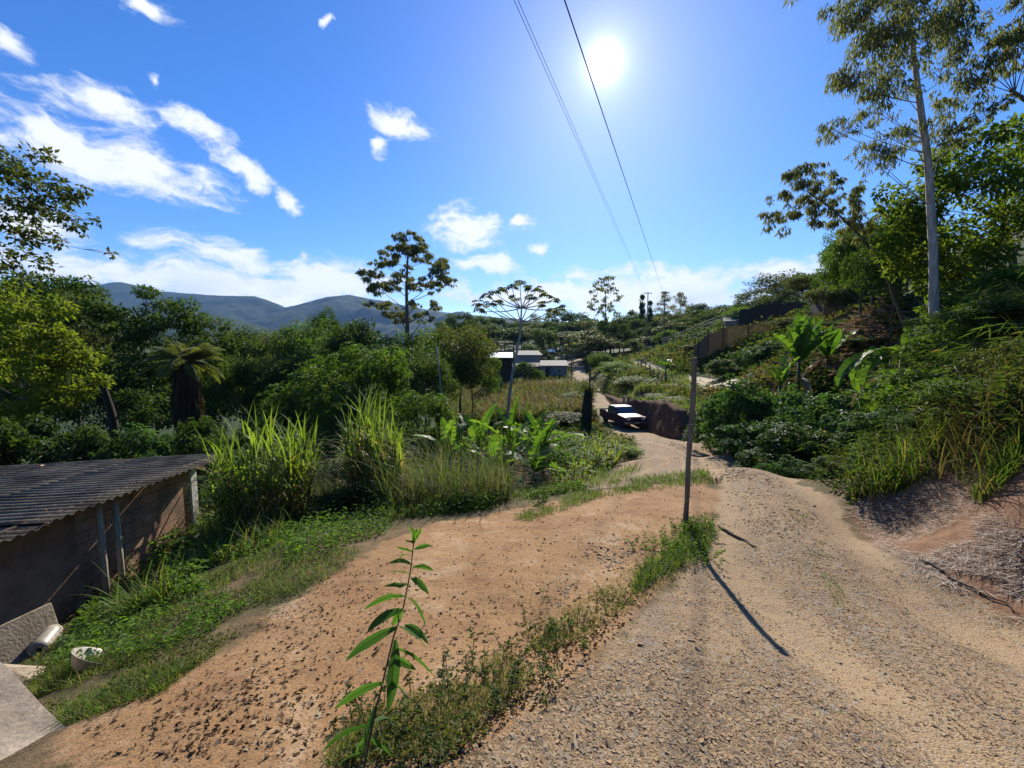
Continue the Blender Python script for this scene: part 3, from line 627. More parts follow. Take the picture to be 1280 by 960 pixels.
cecropia('tall cecropia with spreading bare limbs and leaf whorls before the grey house', 32, [(634,520),(640,470),(650,420),(652,385)],
  [(598,378),(607,370),(600,388),(618,366),(628,360),(640,358),(622,378),(650,354),(662,358),(672,360),(682,366),(692,374),(702,384),(690,388),(678,380),(644,372),(664,370),(612,380)], .52, .15)
cecropia('small bright cecropia beside the far bend of the road', 88, [(717,455),(716,440)], [(708,432),(716,426),(724,430),(712,438),(722,440),(730,436),(704,440)], 1.1, .14)
# thin bare trunk
tm = MB(); b = gu(556, 24); o = empty('bare_tree', b, 'thin bare grey trunk with a few twigs left of the corn field', 'tree')
pts = np.array([at(556,560,24), at(552,500,24), at(549,460,24), at(545,430,24)]); tube(tm, pts - b, np.linspace(.07, .035, 4), 6)
for (u, v) in [(520,440),(535,452),(560,418)]: tube(tm, bez(at(547,445,24), at(u, v, 24.3), (0, 0, .1), 5) - b, np.linspace(.022, .008, 5), 4)
tm.build('trunk', 'bark_pale', o, True)
cm = MB(); clump_leaves(cm, np.array([at(u, v, 24.3) for u, v in [(520,438),(534,450),(560,416),(552,424)]]) - b, [.35] * 4, 30, .2, .09, 'broad'); cm.build('crown', 'leaf_olive', o)

# far tree rows
G1 = 'trees of the far row against the sky'; G2 = 'trees of the wood below the far row'
for k, (u, v, w, kind) in enumerate([(575,388,40,'far0'),(600,391,36,'far1'),(622,394,30,'far2'),(645,402,34,'far3'),(668,392,30,'fareuc0'),(686,390,32,'fareuc1'),(704,384,34,'far0'),(722,388,34,'far1'),(738,396,30,'far2'),
      (780,392,34,'far1'),(795,386,30,'far0'),(868,378,34,'far2'),(885,383,34,'far0'),(902,380,36,'far1'),(922,377,36,'far3'),(560,398,40,'far1'),(940,376,34,'far0')]):
    T(kind, u, v, 150 + (k * 37 % 30), w, 'one of the dark trees in the far row against the low clouds', 'distant_tree', 'tree', G1)
T('conifer', 801, 366, 140, 17, 'taller pointed conifer of the pair under the power lines', 'conifer_tree')
T('conifer', 811, 374, 138, 15, 'shorter pointed conifer, right one of the pair under the power lines', 'conifer_tree')
T('fareuc0', 829, 364, 135, 24, 'slim eucalyptus where the power lines reach the far trees', 'eucalyptus_tree')
T('fareuc1', 849, 365, 138, 30, 'round-headed eucalyptus in the far row, right of the power lines', 'eucalyptus_tree')
for k in range(34):
    u = 585 + 11 * k + rng.uniform(-4, 4); Y = rng.uniform(85, 128) if u > 735 else rng.uniform(95, 140)
    v = 412 + rng.uniform(-12, 16) + (4 if u < 700 else 0)
    if 735 > u > 690: v += 4
    T(['far0', 'far1', 'far2', 'far3'][k % 4], u, v, Y, rng.uniform(30, 48), 'one of the dark trees of the wood below the far row', 'distant_tree', 'tree', G2)
for k in range(44):
    u = 730 + 270 * (k / 44) + rng.uniform(-5, 5); Y = rng.uniform(88, 125); vb = np.interp(u, [730, 800, 900, 1000], [418, 408, 392, 362]) + rng.uniform(-12, 14)
    T(['far0', 'far1', 'far3', 'far2'][k % 4], u, vb, Y, rng.uniform(26, 46), 'one of the dark trees on the wooded ridge right of the power lines', 'distant_tree', 'tree', 'trees on the wooded ridge')
for k in range(26):
    u = 560 + 15 * k + rng.uniform(-6, 6)
    T(['far1', 'far0', 'far2', 'far3'][k % 4], u, np.interp(u, [560, 700, 800, 950], [404, 402, 396, 380]) + rng.uniform(-5, 7), rng.uniform(140, 165), rng.uniform(30, 44), 'one of the dark trees in the far row against the low clouds', 'distant_tree', 'tree', G1)
for k, (u, v, Y, w) in enumerate([(640,440,88,30),(662,428,92,26),(675,436,90,30),(690,455,95,24)]):
    T('far%d' % (k % 4), u, v, Y, w, ['dark tree behind the white-roofed lean-to', 'rounded tree behind the grey house roof', 'leafy tree right behind the grey house', 'low dark tree between the hut and the grey house'][k], 'broadleaf_tree')
# right hillside in the middle distance
for k, (u, v, Y, w, kind, l) in enumerate([(962,338,62,60,'thin','thin see-through tree on the ridge left of the brown-roofed house'), (940,360,66,50,'thin','small sparse tree at the left end of the ridge'),
      (990,345,58,60,'thin','scraggly tree on the ridge just before the brown-roofed house'), (1015,340,52,60,'broad2','olive tree rising behind the brown-roofed house'),
      (925,384,58,40,'bush0','bright green bush above the grey sheet roof'), (905,398,70,30,'bush0','bright bush left of the grey sheet roof'), (860,418,75,34,'bush1','green bush behind the wire fence'),
      (880,402,84,40,'bush2','yellowish bush above the wire fence'), (835,412,80,34,'bush1','bush below the far trees, left end of the wire fence'), (790,425,84,30,'bush2','olive bush above the upper track'), (750,440,70,36,'bush1','green bush on the hump between road and upper track'),
      (770,452,55,44,'bush0','fresh bush on the grassy hump behind the pickup'), (795,470,45,60,'bush1','leafy bush hanging over the earth cut behind the pickup'), (830,478,42,50,'bush0','bright grassy bush on top of the earth cut'),
      (860,495,34,50,'bush1','dark bush below the upper track, behind the wooden pole'), (870,440,52,40,'bush2','olive bush on the slope above the upper track'), (960,440,36,50,'bush1','dark bush below the bamboo screen fence'), (925,452,38,46,'shrub2','shaded shrub in the hollow beside the upper track')]):
    T(kind, u, v, Y, w, l, 'bush' if 'bush' in kind else ('shrub' if 'shrub' in kind else 'broadleaf_tree'), 'bush' if kind[0] in 'bs' and kind != 'broad2' else 'tree')

# ------------------------------------------------------------------ right side trees
px_tree('broadleaf_tree', 'big green leafy tree filling the right edge behind the tall eucalyptus', 'tree', 14, [(1290,560),(1280,420),(1265,320),(1255,260)],
  [(u, v, dy, r) for u, v, dy, r in [(1120,245,0,.7),(1150,225,.3,.8),(1185,205,0,.9),(1220,190,.4,.9),(1255,180,0,1.0),(1285,170,.4,1.0),(1130,275,-.4,.8),(1170,260,-.6,.9),(1210,240,-.8,1.0),(1250,230,-.8,1.0),(1290,230,-.6,1.1),(1110,300,.3,.6),(1150,305,-.5,.9),(1195,295,-.8,1.0),(1235,285,-1,1.0),(1280,290,-1,1.1),(1135,335,.2,.8),(1180,340,-.7,.9),(1225,335,-1,1.0),(1270,345,-1,1.1),(1320,250,0,1.3),(1320,320,0,1.3),(1240,380,-1,1.0),(1285,395,-1.2,1.0),(1200,385,-.8,.9)]],
  620, .19, .10, 'broad', 'leaf_bright', 'bark', .2)
EUCS = 1.35
euc('tall slim eucalyptus with a pale straight trunk and hanging leaves at the right', 11, [(1172,480),(1168,400),(1166,300),(1160,200),(1150,130),(1145,90),(1138,30),(1132,-40)],
  [(u, v, dy, r * EUCS) for u, v, dy, r in [(1045,22,0,.3),(1060,12,.2,.35),(1085,25,0,.45),(1110,15,-.2,.5),(1140,25,.3,.5),(1175,20,0,.5),(1205,15,.2,.45),(1095,52,0,.4),(1130,50,-.3,.5),(1165,55,.2,.5),(1190,50,0,.4),(1050,102,0,.25),(1065,92,.2,.3),(1085,85,0,.4),(1110,90,-.2,.45),(1075,108,.1,.25),(1125,110,.1,.3),(1092,135,0,.22),(1105,140,.1,.2),(1040,160,0,.2),(1055,158,.1,.24),(1075,152,0,.22),(1100,175,.1,.2),(1085,195,0,.28),(1098,200,0,.25),(1120,175,0,.26),(1135,165,.2,.25),(1165,160,.2,.25),(1180,140,0,.25),(1200,118,.2,.35),(1190,90,0,.35),(1215,60,.2,.3),(1180,175,.1,.25),(1205,165,0,.2),(1150,-20,0,.6),(1080,-25,.2,.6),(1200,-25,0,.6),(1100,-60,0,.7),(1160,-70,0,.7),(1000,-30,0,.4)]],
  330, .17, .036, .13, mat='leaf_euc', bark='bark_pale', flat=.9, limb_r=.16)
euc('eucalyptus limb with drooping leaf bunches entering from the right edge', 10.5, [(1420,560),(1390,330),(1330,180),(1290,130),(1262,112)],
  [(u, v, dy, r * EUCS) for u, v, dy, r in [(1240,75,0,.22),(1232,85,.1,.22),(1265,50,0,.22),(1275,25,.1,.3),(1245,45,0,.14),(1225,100,.2,.16),(1250,125,0,.14),(1230,140,.1,.16),(1205,150,0,.15),(1190,170,.1,.15),(1290,60,0,.35),(1300,10,0,.5)]], 190, .17, .04, .13, bark='bark')
euc('small leaning eucalyptus with sparse drooping leaves against the sky', 15, [(1135,420),(1110,350),(1080,300),(1045,265),(1010,240)],
  [(u, v, dy, r * EUCS) for u, v, dy, r in [(965,268,0,.24),(972,245,.1,.22),(985,222,0,.22),(998,212,.1,.24),(1000,236,0,.3),(985,262,0,.28),(1012,252,.1,.28),(1030,272,0,.3),(1042,245,.1,.3),(1022,210,0,.2),(1048,218,.1,.22),(1062,262,0,.3),(1070,235,.1,.25),(1065,290,0,.3),(1030,232,0,.26),(958,282,0,.12),(978,288,0,.12),(1085,275,.1,.3)]], 240, .20, .045, .07, bark='bark', limb_r=.25)
px_tree('broadleaf_tree', 'reddish-olive leafy tree before the brown-roofed house', 'tree', 24, [(1110,430),(1100,370),(1095,330)],
  [(u, v, dy, r) for u, v, dy, r in [(1075,300,0,.8),(1100,292,.3,.8),(1058,318,0,.7),(1085,325,-.3,.8),(1115,320,.3,.9),(1130,300,0,.8),(1105,350,-.4,.8),(1070,345,0,.6),(1135,345,.3,.8),(1120,372,0,.6),(1140,380,.2,.7)]], 420, .2, .1, 'broad', 'leaf_olive', 'bark', .12)
for a in [('shrub0', 930, 470, 15, 100, 'shrub at the left end of the dark thicket beside the road'), ('shrub1', 985, 478, 15.5, 110, 'tall shrub in the dark thicket below the banana plants'),
          ('shrub0', 1060, 486, 12.5, 140, 'large round lobed-leaf shrub in the thicket right of the road'), ('shrub1', 960, 520, 12.5, 110, 'dark shrub bordering the road bend'),
          ('shrub2', 1020, 530, 11, 130, 'shaded shrub over the gully beside the road'), ('shrub0', 905, 515, 17, 80, 'small shrub near the road behind the wooden pole'),
          ('shrub1', 1110, 525, 10, 100, 'leafy shrub between the gully and the earth bank'), ('shrub0', 1085, 570, 8.2, 52, 'small bright-leaved shrub beside the left end of the earth bank'),
          ('shrub2', 975, 560, 10.8, 90, 'low dark shrub hanging over the road edge'), ('shrub2', 1130, 470, 14, 110, 'dark shrub under the pale eucalyptus trunk')]:
    T(a[0], a[1], a[2], a[3], a[4], a[5], 'shrub', 'shrub')
for a in [('broad2', 1040, 352, 33, 60, 'leafy tree half covering the brown-roofed house from the left', 'broadleaf_tree'), ('broad1', 1092, 372, 31, 56, 'dark tree before the right end of the brown-roofed house', 'broadleaf_tree'), ('bush2', 985, 398, 42, 60, 'olive bush before the dark paling fence', 'bush'), ('bush1', 1018, 405, 36, 50, 'dark bush under the orange brick wall', 'bush')]:
    T(a[0], a[1], a[2], a[3], a[4], a[5], a[6], a[6].split('_')[-1])
for a in [('broad0', 1072, 272, 22, 100, 'leafy tree on the slope beneath the small leaning eucalyptus'), ('broad1', 1112, 250, 18, 90, 'dense green tree at the left side of the big right-hand tree'), ('broad1', 1085, 288, 27, 80, 'dark leafy tree high on the slope, left of the pale eucalyptus trunk'), ('broad0', 1128, 285, 21, 80, 'green tree on the slope just left of the pale eucalyptus trunk'), ('broad3', 1050, 322, 34, 56, 'dark tree rising behind the brown-roofed house roof'), ('far1', 1000, 338, 70, 44, 'dark round tree on the ridge left of the brown-roofed house'), ('far3', 968, 350, 75, 44, 'olive round tree on the ridge above the paling fence')]:
    T(a[0], a[1], a[2], a[3], a[4], a[5])
for a in [('shrub2', 1010, 405, 27, 60, 'dark shrub on the brown slope above the bright banana fan'), ('shrub1', 1055, 400, 25, 64, 'lobed-leaf shrub on the brown slope right of the orange wall'), ('shrub2', 1090, 420, 19, 70, 'dark shrub on the slope behind the long banana leaves'), ('shrub0', 945, 432, 30, 60, 'shrub hiding the right end of the bamboo screen'), ('shrub2', 905, 448, 36, 44, 'dark shrub at the bend of the upper track'), ('shrub1', 975, 425, 28, 60, 'shrub on the slope behind the bright banana fan'),
          ('shrub2', 925, 535, 13.6, 74, 'dark shrub at the very edge of the road bend'), ('shrub0', 1000, 572, 9.6, 70, 'low lobed-leaf shrub at the gully edge by the road'), ('shrub2', 1050, 590, 8.0, 60, 'dark low shrub in the gully beside the earth bank')]:
    T(a[0], a[1], a[2], a[3], a[4], a[5], 'shrub', 'shrub')
for a in [('shrub2', 858, 506, 26, 50, 'dark shrub over the right end of the earth cut, behind the wooden pole'), ('bush1', 826, 497, 31, 40, 'dark bush hanging over the middle of the earth cut'), ('bush2', 872, 530, 21, 44, 'low bush at the road edge just right of the earth cut')]:
    T(a[0], a[1], a[2], a[3], a[4], a[5], 'shrub' if 'shrub' in a[0] else 'bush', 'bush')
T('broad3', 655, 452, 66, 30, 'small dark tree before the low annex of the grey house'); T('bush1', 672, 462, 64, 22, 'bush before the grey house wall', 'bush', 'bush')
for a in [('shrub0', 1150, 505, 7.6, 120, 'big lobed-leaf shrub on the bank under the long banana leaves'), ('bush1', 1195, 455, 7.4, 130, 'large dense bush behind the earth bank, at the foot of the pale eucalyptus'), ('broad1', 1255, 372, 7.6, 190, 'dark leafy sapling crown over the earth bank at the right edge'), ('bush1', 1245, 500, 5.6, 110, 'dense bush right on the lip of the earth bank near the right edge'), ('shrub2', 1195, 535, 6.2, 80, 'dark shrub on the lip of the earth bank, left of the dense bush')]:
    T(a[0], a[1], a[2], a[3], a[4], a[5], 'broadleaf_tree' if a[0] == 'broad1' else ('shrub' if 'shrub' in a[0] else 'bush'), 'tree' if a[0] == 'broad1' else 'bush')
for a in [('bush0', 1115, 548, 7.4, 70, 'fresh bush on the left end of the earth bank'), ('bush1', 1165, 520, 7.0, 90, 'leafy green bush on top of the earth bank, left of the dry hanging grass'), ('bush1', 1215, 470, 6.6, 110, 'dense leafy bush over the middle of the earth bank'), ('bush2', 1268, 430, 6.2, 110, 'tall olive bush over the bank at the right edge')]:
    T(a[0], a[1], a[2], a[3], a[4], a[5], 'bush', 'bush')
for a in [('bush1', 1235, 375, 9.5, 150, 'dense leafy bush on the slope at the right edge, under the big tree'), ('bush1', 1270, 330, 11, 150, 'tall leafy bush at the right edge behind the thicket'),
          ('bush0', 1175, 470, 9, 90, 'fresh green bush at the foot of the pale eucalyptus'), ('bush2', 1215, 430, 10, 110, 'olive bush right of the pale eucalyptus trunk')]:
    T(a[0], a[1], a[2], a[3], a[4], a[5], 'bush', 'bush')

# ------------------------------------------------------------------ palm, banana plants, cane clumps
def palm():
    Y = 18; c = at(232, 455, Y); b = gu(230, Y); o = empty('palm_tree', b, 'palm with arching fronds and a thick skirt of dead leaves, left of centre', 'palm tree')
    tm = MB(); tube(tm, [(0, 0, -.4), (0, 0, (c - b)[2] * .5), (0, 0, (c - b)[2])], [.3, .24, .22], 9); tm.build('trunk', 'bark_dark', o, True)
    top = c - b; top[:2] = 0; fm = MB(); rm = MB()
    for k in range(34):
        a = rng.uniform(0, 6.28); lean = rng.uniform(.15, 1.5); L = rng.uniform(1.4, 2.0); p = top.copy(); pts = [p]; th = lean
        h = np.array([math.cos(a), math.sin(a), 0])
        for s in range(9): p = p + L / 9 * (math.sin(th) * h + math.cos(th) * np.array([0, 0, 1.0])); th += .17; pts.append(p)
        pts = np.array(pts); tube(rm, pts, np.linspace(.03, .008, 10), 4, cap=False)
        t = np.linspace(.12, 1, 40); q = np.c_[[np.interp(t, np.linspace(0, 1, 10), pts[:, j]) for j in range(3)]].T; d = unit(np.gradient(q, axis=0)); s = unit(np.cross(d, [0, 0, 1.0]))
        for sg in (-1, 1): leaves(fm, q, s * sg + d * .6 + np.array([0, 0, -.35]), np.cross(s, d) + rdir(40) * .2, (.42 * np.sin(np.pi * np.clip(t, .1, .97)) + .06) * rng.uniform(.7, 1.1, 40), .03, rng.uniform(0, 1), .1, .15)
    rm.build('rachis', 'stem_green', o, True); fm.build('frond', 'palm', o)
    dm = MB(); n = 900; a = rng.uniform(0, 6.28, n); z = rng.uniform(0, 1, n)
    base = np.c_[np.cos(a) * rng.uniform(.2, .5, n), np.sin(a) * rng.uniform(.2, .5, n), top[2] - .1 - z * 2.1]
    leaves(dm, base, np.c_[np.cos(a) * .25, np.sin(a) * .25, -np.ones(n)], np.c_[np.cos(a), np.sin(a), .2 * np.ones(n)], rng.uniform(.5, 1, n), .09); dm.build('dead_fronds', 'palm_dry', o)
palm()

def banana(label, b, H_, n, seed_lean=None, name='banana_plant', group=None, leafL=1.5, W=.42, dry=3, leans=None, mat='banana', open_=(.1, .9), cvk=1.0):
    b = np.array(b, float); o = empty(name, b, label, 'banana plant', group); sm = MB()
    tube(sm, [(0, 0, -.3), (.02, 0, H_ * .5), (0, .02, H_)], [.12, .095, .06], 9); sm.build('stem', 'stem_green', o, True)
    for k in range(n):
        a = leans[k][0] if leans else k * 2.4 + rng.uniform(-.3, .3); th = leans[k][1] if leans else open_[0] + (open_[1] - open_[0]) * (k / max(1, n - 1)) + rng.uniform(-.08, .08)
        L = leafL * rng.uniform(.8, 1.15); h = np.array([math.cos(a), math.sin(a), 0]); p = np.array([0, 0, H_ * rng.uniform(.9, 1.0)]); pts = [p]
        cv = (rng.uniform(.04, .09) + .07 * th) * cvk
        for s in range(16): p = p + L / 16 * (math.sin(th) * h + math.cos(th) * np.array([0, 0, 1.0])); th += cv; pts.append(p)
        pts = np.array(pts); lm = MB(); side = np.cross(h, [0, 0, 1.0]) * math.cos(.5) + rng.normal(0, .35, 3)
        bigleaf(lm, pts[2:], unit(side), W * rng.uniform(.85, 1.15), .28, .16, rng.uniform(0, 1), .5); tube(lm, pts[:15], np.linspace(.022, .006, 15), 5, cap=False, tint=.9)
        lm.build('leaf', mat, o)
    if dry:
        for k in range(dry):
            dm = MB(); a = rng.uniform(0, 6.28); h = np.array([math.cos(a), math.sin(a), 0]); p = np.array([0, 0, H_ * rng.uniform(.6, .9)]); th = 1.6; pts = [p]
            for s in range(10): p = p + leafL * .09 * (math.sin(th) * h + math.cos(th) * np.array([0, 0, 1.0])); th = min(2.9, th + .2); pts.append(p)
            bigleaf(dm, np.array(pts), np.cross(h, [0, 0, 1.0]), W * .5, .5, .3, rng.uniform(0, 1), .5); dm.build('dry_leaf', 'banana_dry', o)
for u, v, Y, H_, n, L, l in [(680,600,11.5,1.0,8,1.05,'banana plant with upright backlit leaves at the right of the clump'), (640,590,12.5,1.1,7,1.15,'banana plant in the middle of the clump, behind the grass tussock'), (560,575,12.5,1.2,6,1.0,'banana plant at the left of the clump, leaning over the grass tussock'),
       (598,575,13.5,1.2,6,1.1,'banana plant at the back of the clump between the left and middle ones'), (672,575,14,1.2,7,1.1,'banana plant at the back right of the clump'), (668,612,10,.45,6,.8,'short young banana plant with a bright leaf at the front of the clump'), (620,600,11,.6,6,.85,'low banana plant with dark leaves deep in the clump')]:
    b = gu(u, Y); banana(l, b, H_ * 1.1, n, leafL=L * 1.4, W=.42, open_=(.03, .75), cvk=.6)
for u, v, Y, l, n, L, dz in [(1000,0,19,'banana plant with a fan of bright upright leaves above the thicket',12,1.75,0),(1035,0,20,'banana plant right of the bright fan, leaves bent over',7,1.5,0),(978,0,18,'young banana plant with a single upright bright leaf, lower left of the fan',5,1.2,-.6)]:
    b = gu(u, Y); top = at(u, 450 if dz == 0 else 478, Y)[2]; banana(l, b, max(.8, top - b[2]), n, leafL=L * 1.25, W=.62, open_=(.0, .62), cvk=.3)
b = gu(1130, 11); banana('banana plant holding long sideways leaves left of the pale eucalyptus', b, max(.8, at(1130, 440, 11)[2] - b[2]), 6, leafL=2.0, W=.36, leans=[(3.0,1.05),(3.3,1.2),(3.1,.9),(3.4,1.45),(2.7,1.3),(.6,.4)])
b = gu(1150, 11.5); banana('banana plant with drooping leaves, lower, under the pale eucalyptus', b, max(.6, at(1150, 468, 11.5)[2] - b[2]), 5, leafL=1.9, W=.34, leans=[(3.1,1.1),(3.4,1.4),(2.9,1.25),(1.0,.3),(4.2,.5)])
b = gu(833, 40); banana('lone bright banana plant beside the rail fence', b, at(833, 458, 40)[2] - b[2] if at(833, 458, 40)[2] - b[2] > .6 else .8, 6, leafL=1.5, W=.5, open_=(.05, .7), dry=1)

def cane(label, b, n, H_, spread, name='cane_clump', dryf=.12, group=None, W=.035, mat='cane'):
    b = np.array(b, float); o = empty(name, b, label, 'grass clump', group); cm = MB(); lm = MB()
    for k in range(n):
        r = spread * math.sqrt(rng.uniform()); a = rng.uniform(0, 6.28); x, y = r * math.cos(a), r * math.sin(a); hh = H_ * rng.uniform(.45, .85) * (1 - .35 * r / spread)
        lx, ly = x * .25 + rng.normal(0, .1), y * .25 + rng.normal(0, .1)
        z0 = gz(b[0] + x, b[1] + y) - b[2]; pts = np.array([(x, y, z0 - .05), (x + lx * .4, y + ly * .4, z0 + hh * .5), (x + lx, y + ly, z0 + hh)]); q_ = MB() if n <= 20 else cm; tube(q_, pts, [.014, .012, .008], 5, tint=.3)
        if n <= 20: q_.build('stem', 'stem_green', o)
        m = 13; t = np.sort(rng.uniform(.15, 1, m)); q = np.c_[[np.interp(t, [0, .5, 1], pts[:, j]) for j in range(3)]].T
        dry = (rng.uniform(0, 1, m) < dryf + .35 * (t < .45))
        L = rng.uniform(.45, .85, m) * (H_ / 2.2); az = rng.uniform(0, 6.28, m)
        up = t > .9
        blades(lm, q, az, L, W * rng.uniform(.8, 1.3, m), np.where(up, rng.uniform(.02, .25, m), rng.uniform(.15, .6, m)), np.where(up, rng.uniform(.2, 1.0, m), rng.uniform(1.0, 2.3, m)), 6, np.where(dry & ~up, 1.0, rng.uniform(0, .92, m)))
    if n > 20: cm.build('stems', 'stem_green', o)
    lm.build('leaves', mat, o)
cane('tall arching cane grass clump just right of the shed', gu(325, 7.4), 90, 2.6, .68)
cane('tall cane grass clump with orange dry stalks, between the shed and the bananas', gu(462, 9.0), 66, 3.0, .48, dryf=.22)
cane('narrow bright cane at the corner of the shed roof', gu(268, 9.0), 14, 2.5, .3)
cane('single yellowing cane stand leaning at the right of the second clump', gu(482, 8.3), 18, 2.2, .3, dryf=.25)
cane('bright grass stand by the roadside left of the pickup', gu(745, 17), 16, 1.5, .5)
cane('wide fresh grass clump between bananas and road', gu(735, 13.5), 40, 1.1, 1.0)
cane('low fresh grass clump beside the road fork', gu(765, 14.5), 40, 1.0, .9)
cane('fresh green grass clump right beside the front bananas', gu(715, 11), 34, .9, .7)

def tussock(label, b, n, H_, spread, mat='grass', name='grass_tussock', W=.012):
    b = np.array(b, float); o = empty(name, b, label, 'grass clump'); lm = MB(); r = spread * np.sqrt(rng.uniform(0, 1, n)); H_ = H_ * (.75 + 1.1 * rng.uniform(0, 1, n) ** 3); a = rng.uniform(0, 6.28, n)
    x, y = r * np.cos(a) * 1.3, r * np.sin(a); z = H(b[0] + x, b[1] + y) - b[2] - .03
    blades(lm, np.c_[x, y, z], rng.uniform(0, 6.28, n), H_ * rng.uniform(.5, 1.15, n), W * rng.uniform(.7, 1.4, n), np.abs(rng.normal(0, .3, n)), rng.uniform(.2, 2.0, n), 5, np.where(rng.uniform(0, 1, n) < .2, 1, rng.uniform(0, .92, n)))
    lm.build('blades', mat, o); return o
tussock('big dense tussock of fine seeding grass in front of the bananas', gu(550, 8.3), 3600, 1.15, 1.15, 'grass_dull')
tussock('fine grass tussock at the left of the big seeding tussock', gu(500, 8.4), 1200, .85, .6, 'grass_dull')
tussock('tall dull grass tussock filling the gap between the two cane clumps', gu(405, 8.6), 900, 1.1, .5, 'grass_dull')
tussock('fresh green grass tussock between the shed corner and the left cane clump', gu(285, 7.2), 900, .9, .45)
tussock('bright short tuft on the slope below the left cane clump', gp(300, 690), 1300, .38, .55)
tussock('small bright tuft in front of the shed post', gp(205, 735), 500, .4, .3)
tussock('yellow-green tuft in the grass before the shed wall', gp(185, 760), 420, .42, .22)
tussock('long-bladed arching tuft on top of the earth bank', gp(1165, 566), 1100, .5, .55, 'bamboo', W=.014)
tussock('pale arching grass spray high on the bank at the right edge', gp(1258, 590), 500, .45, .2, 'bamboo', W=.013)
tussock('green grass curtain hanging on the bank edge under the banana leaves', gp(1125, 592), 900, .6, .5, 'grass', W=.012)
tussock('dry brown grass hanging over the bank at the right edge', gp(1268, 512), 1000, .6, .4, 'grass_brown', W=.012)
tussock('dry brown grass under the thicket, above the middle of the earth bank', gp(1222, 536), 700, .6, .4, 'grass_brown', W=.012)
# bamboo-like thicket on the right slope
def thicket(label, b, n, H_, spread, az0):
    b = np.array(b, float); o = empty('bamboo_thicket', b, label, 'bamboo'); cm = MB(); lm = MB()
    for k in range(n):
        x, y = rng.normal(0, spread), rng.normal(0, spread); a = az0 + rng.normal(0, .7); h = np.array([math.cos(a), math.sin(a), 0]); z = gz(b[0] + x, b[1] + y) - b[2]
        p = np.array([x, y, z]); th = rng.uniform(.1, .4); L = H_ * rng.uniform(.6, 1.1); pts = [p]
        for s in range(10): p = p + L / 10 * (math.sin(th) * h + math.cos(th) * np.array([0, 0, 1.0])); th += rng.uniform(.1, .22); pts.append(p)
        pts = np.array(pts); tube(cm, pts, np.linspace(.014, .003, 11), 5)
        m = 46; t = rng.uniform(.15, 1, m); q = np.c_[[np.interp(t, np.linspace(0, 1, 11), pts[:, j]) for j in range(3)]].T + rng.normal(0, .06, (m, 3))
        leaves(lm, q, np.c_[rng.normal(0, .5, m) + h[0] * .5, rng.normal(0, .5, m) + h[1] * .5, rng.uniform(-.9, .1, m)], rdir(m, .2, 1), rng.uniform(.14, .3, m), .022, np.where(rng.uniform(0, 1, m) < .07, 1, rng.uniform(0, .92, m)))
    cm.build('canes', 'stem_green', o); lm.build('leaves', 'bamboo', o)
for u, Y, n, Hh, sp, a, l in [(1225,7.2,26,1.2,.6,3.4,'arching bamboo-grass thicket right of the pale eucalyptus trunk'),(1262,6.3,26,1.2,.6,3.3,'brownish shaded bamboo-grass thicket over the bank at the right edge'),(1170,8.2,30,1.0,.5,3.6,'yellow-green bamboo-grass at the foot of the pale eucalyptus'),(1285,7.5,40,1.9,.7,3.2,'tall bamboo-grass with dry tips at the right edge'),(1215,9.5,50,1.8,.7,3.2,'high bamboo-grass sprays behind the pale eucalyptus trunk'),(1150,9.2,36,.9,.5,3.8,'low bamboo-grass above the gully')]:
    thicket(l, gu(u, Y), n, Hh, sp, a)

